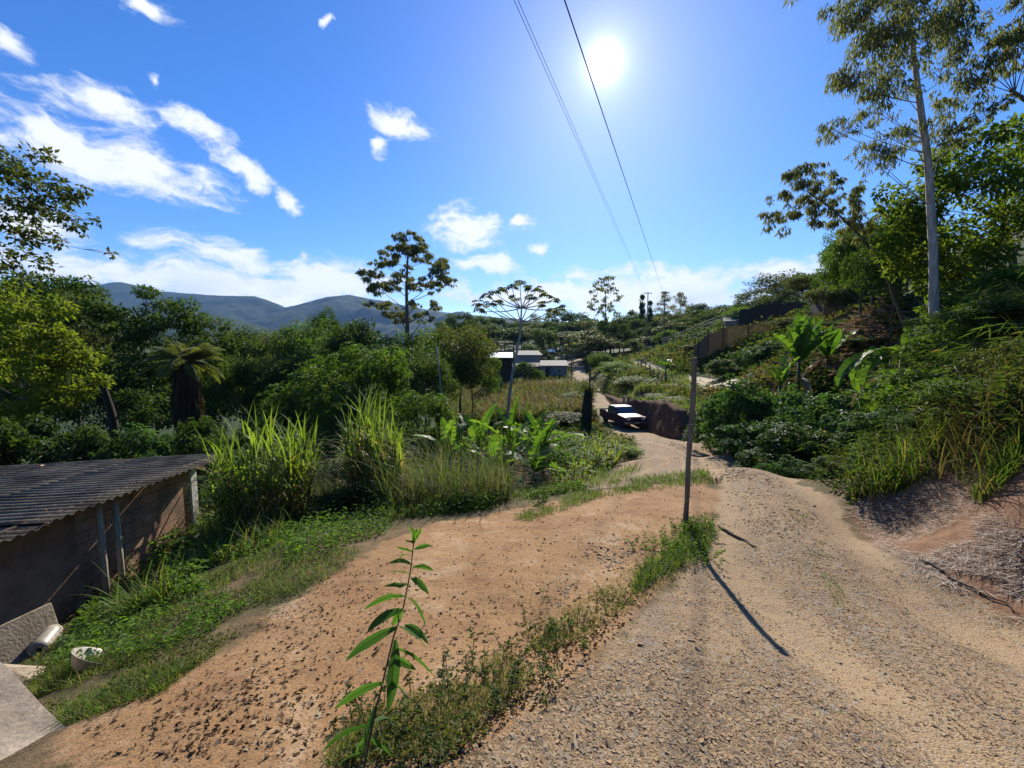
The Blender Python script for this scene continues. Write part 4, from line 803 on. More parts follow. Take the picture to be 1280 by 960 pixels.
# ------------------------------------------------------------------ foreground weed
def weed():
    Yw = 1.42; cp = lambda x, y: (340 + x / 3.0, 640 + y / 3.0)
    st = [(345,950),(372,820),(395,720),(420,620),(455,470),(490,370),(520,220),(532,110)]
    P = np.array([at(*cp(*s), Yw + .02 * i) for i, s in enumerate(st)]); b = np.array([P[0][0], P[0][1], gz(P[0][0], P[0][1])]); o = empty('weed_plant', b, 'tall single-stemmed weed with lance-shaped leaves in the foreground', 'plant')
    P = np.r_[[b - [0, 0, .03]], P]; t = np.linspace(0, len(P) - 1, 30); tp = np.c_[[np.interp(t, range(len(P)), P[:, j]) for j in range(3)]].T; sm = MB(); tube(sm, tp - b, np.linspace(.0055, .0022, 30), 7); sm.build('stem', 'weed_stem', o, True)
    LV = [((535,115),(556,52),20,1),((532,115),(522,50),18,1),((534,112),(540,66),22,1),((533,120),(505,100),14,.6),((534,140),(598,130),17,.7),((530,150),(463,140),15,.6),((528,170),(485,165),14,.7),((526,200),(437,190),17,.6),((528,208),(610,226),22,.7),((522,235),(438,234),16,.3),((522,250),(594,306),26,.6),
          ((515,272),(424,276),17,.4),((505,318),(348,372),28,.7),((510,322),(582,428),38,.5),((492,366),(350,455),34,.1),((488,368),(455,430),30,.7),((478,430),(580,520),40,.7),((498,425),(592,492),28,.2),((470,432),(286,552),38,.2),((466,450),(378,488),26,.8),((455,510),(608,618),30,.6),((450,535),(538,592),30,.7),
          ((462,478),(432,755),50,.0),((430,630),(527,728),36,.5),((420,640),(245,738),34,.7),((396,726),(340,955),58,.0),((372,800),(182,905),34,.25),((376,790),(482,800),26,.4),((365,840),(300,960),30,.8),((362,850),(450,915),28,.3),((355,900),(230,950),26,.4)]
    for i, (a, e, w, tn) in enumerate(LV):
        dy = rng.uniform(-.12, .12) if w < 45 else -.06
        A = at(*cp(*a), Yw + .02); E = at(*cp(*e), Yw + .02 + dy); Lh = np.linalg.norm(E - A); pts = bez(A, E, (rng.normal(0, .03 * Lh), 0, (.16 + rng.normal(0, .05)) * Lh if abs(e[0] - a[0]) > 40 else .0), 9) - b; pts[1:] += np.cumsum(rng.normal(0, .0016, (8, 3)), 0)
        side = unit(np.cross(E - A, np.array([0, 1.0, 0]) + rng.normal(0, .45, 3))); lm = MB(); bigleaf(lm, pts, side, w / 3 * Yw / F * .98, rng.uniform(.15, .4), 0, tn * .9, .8); tube(lm, pts - [0, 0, -.0008], np.linspace(.0014, .0005, 9), 4, cap=False, tint=1.0); lm.build('leaf', 'weed', o, True)
weed()
def small_weed(label, b, n, L, spread, mat='leaf_olive', name='small_weed'):
    b = np.array(b, float); o = empty(name, b, label, 'plant'); sm = MB(); lm = MB()
    for k in range(n):
        a = rng.uniform(0, 6.28); r = rng.uniform(0, spread); p0 = np.array([r * math.cos(a), r * math.sin(a), 0]); p0[2] = gz(b[0] + p0[0], b[1] + p0[1]) - b[2]
        p1 = p0 + np.array([rng.normal(0, .4), rng.normal(0, .4), 1]) * L * rng.uniform(.5, 1); pts = bez(p0, p1, rng.normal(0, .1 * L, 3), 6); tube(sm, pts, np.linspace(.003, .0012, 6), 4)
        m = 14; t = rng.uniform(.2, 1, m); q = np.c_[[np.interp(t, np.linspace(0, 1, 6), pts[:, j]) for j in range(3)]].T
        leaves(lm, q, rdir(m, -.2, .5), rdir(m, .3, 1), L * rng.uniform(.12, .3, m), L * .09)
    sm.build('stems', 'weed_stem', o); lm.build('leaves', mat, o); o['kind'] = 'stuff'
small_weed('low olive weed patch at the foot of the foreground weed', gp(500, 905), 26, .16, .35)
small_weed('scrubby dark weeds on the verge right of the foreground weed', gp(620, 850), 34, .15, .4, 'grass_dull')
small_weed('leafy weeds on the verge above the stony road edge', gp(690, 795), 26, .12, .4, 'leaf_mid')
small_weed('broad-leaved weed before the shed wall', gp(235, 700), 26, .75, .45, 'leaf_mid')
small_weed('glossy climbing weed against the lit part of the shed wall', gp(200, 690), 22, 1.0, .3, 'leaf_shrub')
small_weed('grassy leafy weeds where the wooden pole stands', gp(868, 665), 40, .2, .3, 'leaf_fresh')
small_weed('fresh light-green weeds on the verge before the wooden pole', gp(845, 690), 70, .18, .5, 'leaf_fresh')
small_weed('reddish dry weed patch at the tip of the road fork', gp(895, 600), 14, .13, .2, 'litter')
for u, v, Y, w, l in [(280,590,8.5,60,'leafy bush at the corner of the shed, under the canes'), (255,640,7.6,50,'small-leaved bush beside the pale shed post'), (420,610,8.6,56,'dark low bush between the two cane clumps'), (400,640,7.6,50,'low bush at the foot of the left cane clump'),
                   (690,560,13.5,70,'dark green bush behind the front bananas'), (700,540,18,80,'olive bush on the slope above the bananas'), (640,545,19,90,'scrubby bush behind the banana clump'), (590,545,18,70,'scrub bush left behind the banana clump'), (728,560,15,60,'bush at the roadside beyond the bananas'),
                   (725,490,44,50,'bright round bush before the grey house by the road'), (705,515,33,60,'dark bush with a shaded face left of the vine-clad post'), (760,560,17,50,'dry brown bush on the road corner left of the pickup'), (460,600,8.3,50,'green bush at the foot of the second cane clump'), (790,560,14,40,'low scrub bush beside the road below the pickup')]:
    T('bush%d' % rng.integers(3), u, v, Y, w, l, 'bush', 'bush')

# ------------------------------------------------------------------ shed and the things by it
def shed():
    x0, x1, y0, y1 = -12.6, -7.12, 2.0, 8.75; g = -2.75; ze = -.86
    o = empty('shed', (x1, 5.5, g), 'low block shed with a dark corrugated roof at the left', 'shed'); off = np.array([x1, 5.5, g])
    zr = ze + .12                                           # roof rises slightly away from the near eave
    def roofz(x): return ze + .05 - (x1 + .7 - x) * .05
    m = MB()
    box(m, np.array([x1 - .14, y0, g - .3]) - off, np.array([x1, y1 - .16, ze - .06]) - off)
    m.build('wall', 'block_wall', o, bevel=.008)
    m = MB(); box(m, np.array([x0, y1 - .16, g - .3]) - off, np.array([x1 - .17, y1 - .02, ze - .40]) - off); m.build('wall', 'block_wall', o, bevel=.008)
    m = MB(); box(m, np.array([x0, y0, g - .3]) - off, np.array([x0 + .14, y1 - .17, ze - .5]) - off); m.build('wall', 'block_wall', o, bevel=.008)
    # rendered patch of wall standing proud, corner pillar
    m = MB(); box(m, np.array([x1 + .003, 4.9, g - .3]) - off, np.array([x1 + .05, 6.25, ze - .12]) - off); m.build('wall_panel', 'concrete_dark', o, bevel=.01)
    m = MB(); box(m, np.array([x1 - .13, y1 - .155, g - .4]) - off, np.array([x1 + .04, y1 + .02, ze - .03]) - off); m.build('post', 'white_paint', o, bevel=.012, label='pale corner post')
    for yy in (6.35, 6.62):
        m = MB(); tube(m, np.array([(x1 + .34, yy, g - .3), (x1 + .33, yy + .02, (g + ze) / 2), (x1 + .34, yy, ze - .05)]) - off, [.05, .046, .048], 9); m.build('post', 'wood_pale', o, True, label='peeling round wooden post')
    m = MB(); beam(m, np.array([x1 + .34, y0, ze - .0]) - off, np.array([x1 + .34, y1 + .3, ze - .0]) - off, .06, .10); m.build('eave_beam', 'wood_dark', o, bevel=.006)
    # corrugated sheets: waves across, ribs running from eave to back
    sheets = 6; ys = np.linspace(y0 - .5, y1 + .42, sheets + 1); m = MB()
    for k in range(sheets):
        for r in range(3):
            xa = x1 + .70 - r * 2.1; xb = xa - 2.25; dz = .012 * (k % 2) - .02 * r
            yy = np.linspace(ys[k] - .03, ys[k + 1] + .03, 73); wv = .019 * np.sin(yy * 2 * np.pi / .146) + dz + .02 * math.sin(k * 2.1)
            wv = wv + .012 * fbm(yy * 1.3, yy * 0 + k, 2, 3)
            top = []
            for x in np.linspace(xa, xb, 5): top.append(np.c_[np.full(73, x), yy, roofz(x) + wv + .006 * math.sin(x * 3 + k)])
            V = np.concatenate(top + [t - [0, 0, .007] for t in top]); n = 73; Q = []
            for i in range(4):
                for j in range(n - 1):
                    Q.append((i * n + j, i * n + j + 1, (i + 1) * n + j + 1, (i + 1) * n + j)); q = 5 * n; Q.append((q + i * n + j, q + (i + 1) * n + j, q + (i + 1) * n + j + 1, q + i * n + j + 1))
            for j in range(n - 1):
                Q.append((j, 5 * n + j, 5 * n + j + 1, j + 1)); Q.append((4 * n + j, 4 * n + j + 1, 9 * n + j + 1, 9 * n + j))
            m.add(V - off, Q)
    m.build('roof', 'fibre_roof', o, True)
shed()
sl = MB(); n = 60; pts = np.c_[rng.uniform(-11, -6.6, n), rng.uniform(2.5, 8.8, n)]
z = -.86 + .05 - (-6.42 - pts[:, 0]) * .05 + .035
leaves(sl, np.c_[pts, z], rdir(n, -.05, .05), rdir(n, .8, 1), rng.uniform(.05, .14, n), rng.uniform(.02, .05, n)); tag(sl.build('fallen_leaves', 'litter'), 'scattered dry leaves lying on the corrugated shed roof', 'leaves', kind='stuff')
# leaning slab, drum, basin, stone block, concrete slab
def slab_lean():
    a = gp(35, 830); o = MB(); th = .06; w = .95; h = .62
    box(o, (-w / 2, -th / 2, 0), (w / 2, th / 2, h)); ob = o.build('leaning_board', 'concrete', None, bevel=.01); ob.location = (-6.55, 4.95, gz(-6.55, 4.95) - .08); ob.rotation_euler = (R(-18), 0, R(78)); tag(ob, 'grey cement board leaning against the foot of the shed wall', 'board')
slab_lean()
def drum():
    b = gp(58, 808); o = empty('drum', b, 'round white plastic drum with a dark bung hole lying by the shed', 'drum'); m = MB(); rr = [.0, .15, .175, .18, .172, .18, .172, .18, .175, .15, .0]; xs = [-.29, -.29, -.275, -.2, -.12, -.05, .05, .12, .2, .29, .29]
    tube(m, np.c_[np.zeros(11), xs, np.full(11, .17)], np.maximum(rr, .001), 24, cap=False); m.build('body', 'white_plastic', o, True); o.rotation_euler = (R(8), R(6), R(24)); o.scale = (.62, .62, .62)
    m = MB(); tube(m, [(.03, -.289, .19), (.03, -.299, .19)], [.05, .05], 14); m.build('bung', 'dark_void', o)
    m = MB(); tube(m, [(.03, -.297, .19), (.03, -.304, .19)], [.03, .03], 12); m.build('cap', 'dark_void', o)
drum()
def basin():
    b = gp(108, 838); b[2] -= .13; o = empty('basin', b, 'white basin tipped on its side in the grass before the shed', 'basin'); m = MB(); t = np.linspace(0, 2 * np.pi, 33)[:-1]; prof = [(.001, .02), (.15, .0), (.21, .05), (.27, .16), (.29, .17), (.265, .165), (.20, .065), (.14, .02), (.001, .03)]
    V = np.array([(r * math.cos(a), r * math.sin(a), z) for r, z in prof for a in t]); n = 32; Q = [(i * n + k, i * n + (k + 1) % n, (i + 1) * n + (k + 1) % n, (i + 1) * n + k) for i in range(8) for k in range(n)]
    ca = math.cos(R(-38)); sa = math.sin(R(-38)); Rx = np.array([[1, 0, 0], [0, ca, -sa], [0, sa, ca]]); m.add(V @ Rx.T + [0, 0, .2], Q); m.build('bowl', 'white_plastic', o, True); o.rotation_euler = (0, R(8), R(-20)); o.scale = (.62, .62, .62)
basin()
def rock(mb, c, s, tint=None, sub=0):
    d = rdir(14); d = np.r_[d, [[0, 0, 1], [0, 0, -1], [1, 0, 0], [-1, 0, 0], [0, 1, 0], [0, -1, 0]]]
    import bmesh
    bm = bmesh.new()
    for q in d: bm.verts.new(q * rng.uniform(.8, 1.1) * s)
    bmesh.ops.convex_hull(bm, input=bm.verts); bm.verts.ensure_lookup_table()
    idx = {v: i for i, v in enumerate(bm.verts)}; V = [tuple(np.array(v.co) + c) for v in bm.verts]; Tt = [[idx[v] for v in f.verts] for f in bm.faces if len(f.verts) == 3]
    bm.free(); mb.add(V, None, Tt, tint)
def single_rock(name, label, b, s, mat, tint=.8):
    m = MB(); rock(m, np.array([0, 0, s[2] * .3]), np.array(s), tint); o = m.build(name, mat, None, bevel=min(s) * .12); o.location = tuple(b); tag(o, label, 'rock')
single_rock('rock', 'grey stone block beside the shed wall at the left edge', gp(12, 862), (.22, .18, .16), 'concrete')
single_rock('rock', 'pale chunk of rubble in the grass before the peeling posts', gp(100, 762), (.13, .1, .08), 'concrete')
single_rock('rock', 'small white stone just right of the tipped basin', gp(157, 800), (.06, .05, .05), 'white_plastic')
s = MB(); q = [gp(u, v) for u, v in [(-60,1000),(-60,895),(15,893),(50,905),(92,918),(105,930),(130,968),(150,1010)]]
zt = np.mean([p[2] for p in q]) + .07; q = np.array([[p[0], p[1], zt + .1 * (p[2] - zt)] for p in q]); n = len(q); ce = q.mean(0)
s.add(np.r_[q, q - [0, 0, 1.4], [ce], ], [(i, n + i, n + (i + 1) % n, (i + 1) % n) for i in range(n)], [(2 * n, (i + 1) % n, i) for i in range(n)]); so = s.build('concrete_slab', 'concrete', None, bevel=.015); tag(so, 'worn pale concrete slab at the lower left corner', 'slab')
# flip so that faces point outwards is not needed: both sides shade alike

# ------------------------------------------------------------------ wooden pole, stick
def pole():
    b = gp(856, 660); t = at(869, 447, b[1] - .05); o = empty('wooden_pole', b, 'plain squared wooden pole standing on the verge beside the road', 'pole'); m = MB(); d = (t - b)
    n = 12; V = []; 
    for k in range(n + 1):
        c = d * k / n + np.array([.006 * math.sin(k * .9), .004 * math.sin(k * 1.7), 0]); w = .043 + .003 * math.sin(k * 2.3)
        c = c - (0 if k else d * .12)
        w *= .62; V += [c + np.array([x * w, y * w, 0]) for x, y in ((-1, -.7), (-.7, -1), (.7, -1), (1, -.7), (1, .7), (.7, 1), (-.7, 1), (-1, .7))]
    Q = [(k * 8 + j, k * 8 + (j + 1) % 8, k * 8 + 8 + (j + 1) % 8, k * 8 + 8 + j) for k in range(n) for j in range(8)]
    V.append(d + np.array([0, 0, .006])); m.add(V, Q, [(n * 8 + j, n * 8 + (j + 1) % 8, len(V) - 1) for j in range(8)]); m.build('shaft', 'wood_pole', o)
    for f in (.62, .80):
        m = MB(); tube(m, np.array([d * f + [-.05, -.03, 0], d * f + [0, -.052, .006], d * f + [.05, -.03, .01]]), .003, 5); m.build('wire_tie', 'wire', o)
pole()
a, b = gp(897, 655), gp(946, 687); m = MB(); pts = bez(a, b, (0, 0, 0), 8); pts[:, 2] = H(pts[:, 0], pts[:, 1]) + .014; pts += rng.normal(0, .006, pts.shape)
tube(m, pts, [.010,.016,.017,.015,.014,.016,.011,.005], 6, rough=.15); tag(m.build('stick', 'wood_dark', None, True), 'dark stick lying on the gravel right of the wooden pole', 'stick')
a, b = gp(1150, 705), gp(1278, 772); m = MB(); pts = bez(a, b, (.05, -.05, 0), 14); pts += rng.normal(0, .018, pts.shape); pts[:, 2] = H(pts[:, 0], pts[:, 1]) + .02; tube(m, pts, np.linspace(.015, .005, 14), 5, rough=.3); tag(m.build('stick', 'wood_dark', None, True), 'long thin branch lying along the foot of the earth bank', 'stick')

# ------------------------------------------------------------------ pickup
def pickup():
    y0 = 30.0; b = gu(779, y0); fr = gp(790, 541)
    head = unit(np.array([.75, -4.0, 0])); yaw = math.atan2(-head[0], head[1])
    o = empty('pickup_truck', b, 'dark maroon pickup truck parked on the gravel road bend', 'pickup', None, yaw)
    f = b + head * 1.4; r = b - head * 1.4; s = np.cross(head, [0, 0, 1.0]); zf, zr = gz(f[0], f[1]), gz(r[0], r[1])
    zl, zr2 = gz(*(b - s * .7)[:2]), gz(*(b + s * .7)[:2])
    o.location = (b[0], b[1], (zf + zr) / 2 + .02); o.rotation_euler = (math.atan2(zf - zr, 2.8), math.atan2(zl - zr2, 1.4) * .4, yaw)
    o.scale = (.94, .94, .94)
    W = .86
    def prism(prof, w, mat, name, parent=o, bev=.03, top=None, x0=None):
        m = MB(); n = len(prof); L = [(-w if x0 is None else x0, y, z) for y, z in prof]; Rr = [(w, y, z) for y, z in prof]
        if top:
            zs = [z for y, z in prof]; lo, hi = min(zs), max(zs)
            L = [(x + top * (z - lo) / (hi - lo), y, z) for x, y, z in L]; Rr = [(x - top * (z - lo) / (hi - lo), y, z) for x, y, z in Rr]
        import bmesh
        bm = bmesh.new(); vl = [bm.verts.new(p) for p in L]; vr = [bm.verts.new(p) for p in Rr]
        bm.faces.new(vl); bm.faces.new(vr[::-1])
        for i in range(n): bm.faces.new((vl[i], vr[i], vr[(i + 1) % n], vl[(i + 1) % n]))
        bmesh.ops.recalc_face_normals(bm, faces=bm.faces)
        me = bpy.data.meshes.new(name); bm.to_mesh(me); bm.free(); me.materials.append(M[mat]); ob = bpy.data.objects.new(name, me); C.objects.link(ob); ob.parent = parent
        if bev:
            q = ob.modifiers.new('bevel', 'BEVEL'); q.width = bev; q.segments = 2; q.limit_method = 'ANGLE'
        return ob
    def arch(yc, r=.40): return [(yc + r * math.cos(a), .36 + r * math.sin(a)) for a in np.linspace(0, math.pi, 9)]
    low = [(2.42, .42)] + [(2.42, .72), (2.36, .92), (1.0, 1.02), (-2.45, 1.0), (-2.45, .45)] + arch(-1.4)[::-1] + arch(1.45)[::-1]
    prism(low, W, 'paint_maroon', 'body')
    m = MB(); m.add([(-.74, 2.30, .955), (.74, 2.30, .955), (.79, 1.05, 1.045), (-.79, 1.05, 1.045), (-.5, 2.2, .985), (.5, 2.2, .985), (.55, 1.1, 1.065), (-.55, 1.1, 1.065)], [(4,5,6,7),(0,1,5,4),(1,2,6,5),(2,3,7,6),(3,0,4,7)]); m.build('hood', 'paint_maroon', o, bevel=.015)
    cab = [(1.02, 1.0), (.35, 1.52), (.2, 1.56), (-.75, 1.56), (-.86, 1.5), (-.92, 1.0)]
    prism(cab, W - .02, 'paint_maroon', 'cabin', top=.13)
    m = MB(); m.add([(-.70, 1.0, 1.045), (.70, 1.0, 1.045), (.60, .42, 1.49), (-.60, .42, 1.49)], [(0,1,2,3)]); ob = m.build('windscreen', 'car_glass', o); ob.location = (0, .022, .018)
    for sg in (-1, 1):
        X = lambda z: sg * (W - .02 - .13 * (z - 1.0) / .56 + .008)
        for (ya, yb, yc, yd) in ((.80, .33, -.12, -.12), (-.18, -.18, -.74, -.80)):
            m = MB(); m.add([(X(1.06), ya, 1.06), (X(1.47), yb, 1.47), (X(1.47), yc, 1.47), (X(1.06), yd, 1.06)], [(0,1,2,3)]); m.build('side_window', 'car_glass', o)
        m = MB(); box(m, (sg * .98 - .09, .72, 1.06), (sg * .98 + .09, .80, 1.20)); m.build('mirror', 'dark_void', o, bevel=.02)
        m = MB(); box(m, (sg * .60 - .14, 2.40, .74), (sg * .60 + .14, 2.445, .88)); m.build('headlight', 'lamp_glass', o, bevel=.015)
        m = MB(); box(m, (sg * W - .03 if sg > 0 else -W, -2.43, 1.0), (sg * W if sg > 0 else -W + .03, -1.0, 1.10)); m.build('bed_rail', 'dark_void', o, bevel=.01)
        m = MB(); box(m, (sg * (W + .004) - .004, -2.4, .60), (sg * (W + .004) + .004, -1.85, .72)); m.build('side_trim', 'chrome', o)
        for yc in (1.45, -1.4):
            w = MB(); rr = [.20, .30, .34, .35, .35, .34, .30, .20]; xx = [-.12, -.125, -.10, -.06, .06, .10, .125, .12]
            tube(w, np.c_[np.array(xx) + sg * .73, np.full(8, yc), np.full(8, .35)], rr, 22, cap=False); wo = w.build('wheel', 'tyre', o, True)
            q = MB(); tube(q, [(sg * .73 - sg * .05, yc, .35), (sg * .73 + sg * .09, yc, .35), (sg * .73 + sg * .105, yc, .35)], [.20, .20, .06], 16); q.build('rim', 'chrome', wo, True)
    m = MB(); box(m, (-.80, -2.42, 1.0), (.80, -1.0, 1.004)); m.build('bed_floor', 'dark_void', o)
    m = MB(); box(m, (-.80, -2.46, 1.004), (.80, -2.41, 1.09)); m.build('tailgate', 'paint_maroon', o, bevel=.01)
    m = MB()
    for sg in (-1, 1): tube(m, [(sg * .7, -.98, 1.0), (sg * .62, -.98, 1.5)], .025, 6)
    tube(m, [(-.62, -.98, 1.5), (.62, -.98, 1.5)], .025, 6); m.build('roll_bar', 'dark_void', o)
    m = MB(); box(m, (-.44, 2.41, .73), (.44, 2.435, .89)); m.build('grille', 'dark_void', o, bevel=.01)
    m = MB(); box(m, (-.90, 2.40, .46), (.90, 2.56, .62)); m.build('bumper', 'chrome', o, bevel=.03)
    m = MB(); box(m, (-.2, 2.562, .48), (.2, 2.57, .60)); m.build('number_plate', 'white_plastic', o)
pickup()

# ------------------------------------------------------------------ houses
def house(name, label, cat, o_xy, w, d, h, yaw, wall, roof, kind, rise=.8, over=.4, windows=(), door=None, extra=None, base=None, roof_t=.08, dx=0):
    b = np.array([o_xy[0], o_xy[1], gz(*o_xy)]) if base is None else np.array(base, float)
    o = empty(name, b, label, cat, None, yaw)
    m = MB(); t = .15
    box(m, (-w/2, -d/2, -1.5), (w/2, -d/2 + t, h)); box(m, (-w/2, d/2 - t, -1.5), (w/2, d/2, h + (rise if kind == 'mono' else 0))); box(m, (-w/2, -d/2 + t, -1.5), (-w/2 + t, d/2 - t, h)); box(m, (w/2 - t, -d/2 + t, -1.5), (w/2, d/2 - t, h))
    if kind == 'gable':
        for x in (-w/2, w/2 - t): m.add([(x, -d/2, h + .002), (x, d/2, h + .002), (x, 0, h + rise), (x + t, -d/2, h + .002), (x + t, d/2, h + .002), (x + t, 0, h + rise)], [(0,1,4,3),(1,2,5,4),(2,0,3,5)], [(0,2,1),(3,4,5)])
    m.build('wall', wall, o, bevel=.01)
    m = MB(); W = w/2 + over; D = d/2 + over; zt = h + .03
    if kind == 'mono':
        V = [(-W, -D, zt), (W, -D, zt), (W, D, zt + rise * 1.1), (-W, D, zt + rise * 1.1)]; V += [(x, y, z + roof_t) for x, y, z in V]; m.add(V, [(0,3,2,1),(4,5,6,7),(0,1,5,4),(1,2,6,5),(2,3,7,6),(3,0,4,7)])
    else:
        sl = rise / (d / 2); e = zt - over * sl
        P = [(-D, e), (0, zt + rise + .02), (D, e)]
        V = [(x, y, z + k) for x in (-W, W) for k in (0, roof_t) for y, z in P]
        m.add(V, [(0,1,7,6),(1,2,8,7),(3,9,10,4),(4,10,11,5),(0,3,4,1),(1,4,5,2),(6,7,10,9),(7,8,11,10),(0,6,9,3),(2,5,11,8)])
    m.build('roof', roof, o, bevel=.01)
    for (x, z, ww, hh) in windows:
        q = MB(); box(q, (x - ww/2, -d/2 - .04, z), (x + ww/2, -d/2 - .003, z + hh)); fo = q.build('window', 'white_paint', o, bevel=.008)
        q = MB(); box(q, (x - ww/2 + .07, -d/2 - .05, z + .07), (x + ww/2 - .07, -d/2 - .043, z + hh - .07)); q.build('pane', 'car_glass', fo)
    if door:
        x, ww, hh = door; q = MB(); box(q, (x - ww/2, -d/2 - .05, .02), (x + ww/2, -d/2 - .003, hh)); q.build('door', 'wood_dark', o, bevel=.008)
    return o
g = gu(694, 73); hb = np.array([g[0], 73 + 2.2, at(694, 472, 73)[2]])
house('block_house', 'grey block house with a pale sheet roof beside the far road', 'house', None, 4.6, 4.6, 2.1, R(-4), 'grey_block', 'roof_pale', 'mono', rise=.75, over=.25, windows=[(.9, .9, .8, .7)], door=(-1.2, .8, 1.9), base=hb)
hb2 = np.array([at(660, 472, 75)[0], 77.5, at(660, 472, 75)[2]])
house('house_annex', 'dark low annex at the left of the grey block house, partly hidden by trees', 'house', None, 4.6, 4.0, 2.0, R(-4), 'wood_dark', 'roof_brown', 'mono', rise=.5, over=.2, windows=[(1.2, .9, .55, .45), (-.8, .9, .6, .5)], base=hb2)
def lean_to():
    Y = 62; b = np.array([at(627, 470, Y)[0], Y, gz(at(627, 470, Y)[0], Y)]); o = empty('lean_to', b, 'open lean-to with a bright white sheet roof left of the cecropia trunk', 'shed'); zt = at(627, 447, Y)[2] - b[2]; w = 1.75
    m = MB(); V = [(-w, -1.2, zt), (w, -1.2, zt), (w, 1.8, zt + .75), (-w, 1.8, zt + .75)]; V += [(x, y, z + .05) for x, y, z in V]; m.add(V, [(0,3,2,1),(4,5,6,7),(0,1,5,4),(1,2,6,5),(2,3,7,6),(3,0,4,7)]); m.build('roof', 'roof_white', o)
    for x in (-1.8, -.5, .6, 1.8):
        for y, zz in ((-1.0, zt - .01), (1.6, zt + .68)):
            m = MB(); tube(m, [(x, y, -.4), (x, y, zz)], .06, 6); m.build('post', 'wood_dark', o)
    m = MB(); box(m, (-w + .1, 1.62, -.3), (w - .1, 1.70, zt + .66)); m.build('back_wall', 'wood_dark', o)
    m = MB(); beam(m, (-w, -1.1, .95), (w, -1.1, .95), .06, .1); m.build('rail', 'wood_pale', o)
lean_to()
b = at(660, 462, 84); house('roofed_house', 'half-hidden house with a pale blue-grey roof behind the cecropia', 'house', None, 4.5, 4, 3.0, R(8), 'grey_block', 'roof_pale', 'mono', rise=.8, base=(b[0], 84, b[2]))
b = at(688, 450, 105); house('hut', 'tiny hut with a white cap roof before the dark wood', 'hut', None, 1.6, 1.6, 2.2, .2, 'wood_dark', 'roof_white', 'gable', rise=.5, over=.3, base=(b[0], 105, b[2]), door=(0, .7, 1.7))
b = gu(1062, 40); b[2] = at(1062, 385, 40)[2]; house('hillside_house', 'brown-roofed house half hidden by trees high on the right slope', 'house', None, 5.6, 4.5, 1.9, R(-20), 'wood_dark', 'roof_brown', 'gable', rise=1.1, over=.5, door=(1.2, .8, 1.8), base=b)
b = gu(1031, 37); b[2] = at(1031, 384, 37)[2]; m = MB(); box(m, (-.4, -.1, -.8), (.4, .1, .55)); w_ = m.build('brick_wall', 'orange_brick', None, bevel=.01); w_.location = tuple(b); tag(w_, 'small orange brick wall left of the brown-roofed house', 'wall')
b = gu(925, 57); b[2] = at(925, 409, 57)[2]; house('sheet_roof_shed', 'low shed with a pale grey sheet roof on the slope above the bamboo screen', 'shed', None, 4.2, 3.2, .7, R(-25), 'grey_block', 'roof_pale', 'mono', rise=.9, over=.2, base=b)

# steep earth cut above the road bend, facing the camera and so in its own shade
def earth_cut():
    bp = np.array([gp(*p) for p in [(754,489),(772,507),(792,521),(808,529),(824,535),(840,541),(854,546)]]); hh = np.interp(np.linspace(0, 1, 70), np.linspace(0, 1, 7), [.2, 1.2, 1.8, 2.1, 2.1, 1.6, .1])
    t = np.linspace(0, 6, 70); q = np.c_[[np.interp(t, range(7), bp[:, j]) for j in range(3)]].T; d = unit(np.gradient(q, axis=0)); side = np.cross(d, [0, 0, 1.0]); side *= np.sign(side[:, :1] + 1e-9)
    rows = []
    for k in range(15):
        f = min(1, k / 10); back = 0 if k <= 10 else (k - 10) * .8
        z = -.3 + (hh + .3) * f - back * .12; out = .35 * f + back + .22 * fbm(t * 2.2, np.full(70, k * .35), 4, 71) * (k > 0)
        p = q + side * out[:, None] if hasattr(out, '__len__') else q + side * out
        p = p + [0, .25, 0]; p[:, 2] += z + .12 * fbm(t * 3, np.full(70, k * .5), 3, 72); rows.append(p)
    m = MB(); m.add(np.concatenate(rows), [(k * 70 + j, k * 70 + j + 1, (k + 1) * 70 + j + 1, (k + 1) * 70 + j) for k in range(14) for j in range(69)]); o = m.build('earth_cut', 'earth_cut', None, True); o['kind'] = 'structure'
    top = rows[11]; n = 2600; i = rng.integers(0, 70, n); P = top[i] + rng.normal(0, .25, (n, 3)) * [1, 1, .25] + side[i] * rng.uniform(-.25, 2.5, n)[:, None] ** 1
    g = MB(); blades(g, P, rng.uniform(0, 6.28, n), rng.uniform(.25, .8, n), .03, rng.uniform(0, .6, n), rng.uniform(.4, 2.2, n), 3); leaves(g, P[:1500] + [0, 0, .15], rdir(1500, -.5, .5), rdir(1500, .2, 1), .22, .11)
    tag(g.build('cut_top_weeds', 'grass'), 'weeds and grass hanging over the top of the earth cut behind the pickup', 'weeds', kind='stuff')
earth_cut()
# ------------------------------------------------------------------ fences, posts, poles, cables
def fence(name, label, pts, nposts, hgt, rails, mat_p, mat_r, r=.05, rr=.03, lift=0):
    P = np.array([at(*p) for p in pts]); P[:, 2] = H(P[:, 0], P[:, 1]); o = empty(name, P[0], label, 'fence'); off = P[0].copy()
    t = np.linspace(0, len(P) - 1, nposts); q = np.c_[[np.interp(t, range(len(P)), P[:, j]) for j in range(3)]].T; q[:, 2] = H(q[:, 0], q[:, 1])
    for p in q:
        m = MB(); tube(m, np.array([p + [0, 0, -.3], p + [rng.normal(0, .03), 0, hgt * rng.uniform(.92, 1.08)]]) - off, r, 6); m.build('post', mat_p, o)
    for k in rails:
        m = MB(); tube(m, q + [0, 0, hgt * k] - off, rr, 5); m.build('rail', mat_r, o)
fence('rail_fence', 'dark wooden rail fence along the lower side of the upper track', [(797,461,56),(815,469,48),(833,478,41)], 8, 1.15, (.45, .85), 'wood_dark', 'wood_dark', .07, .05)
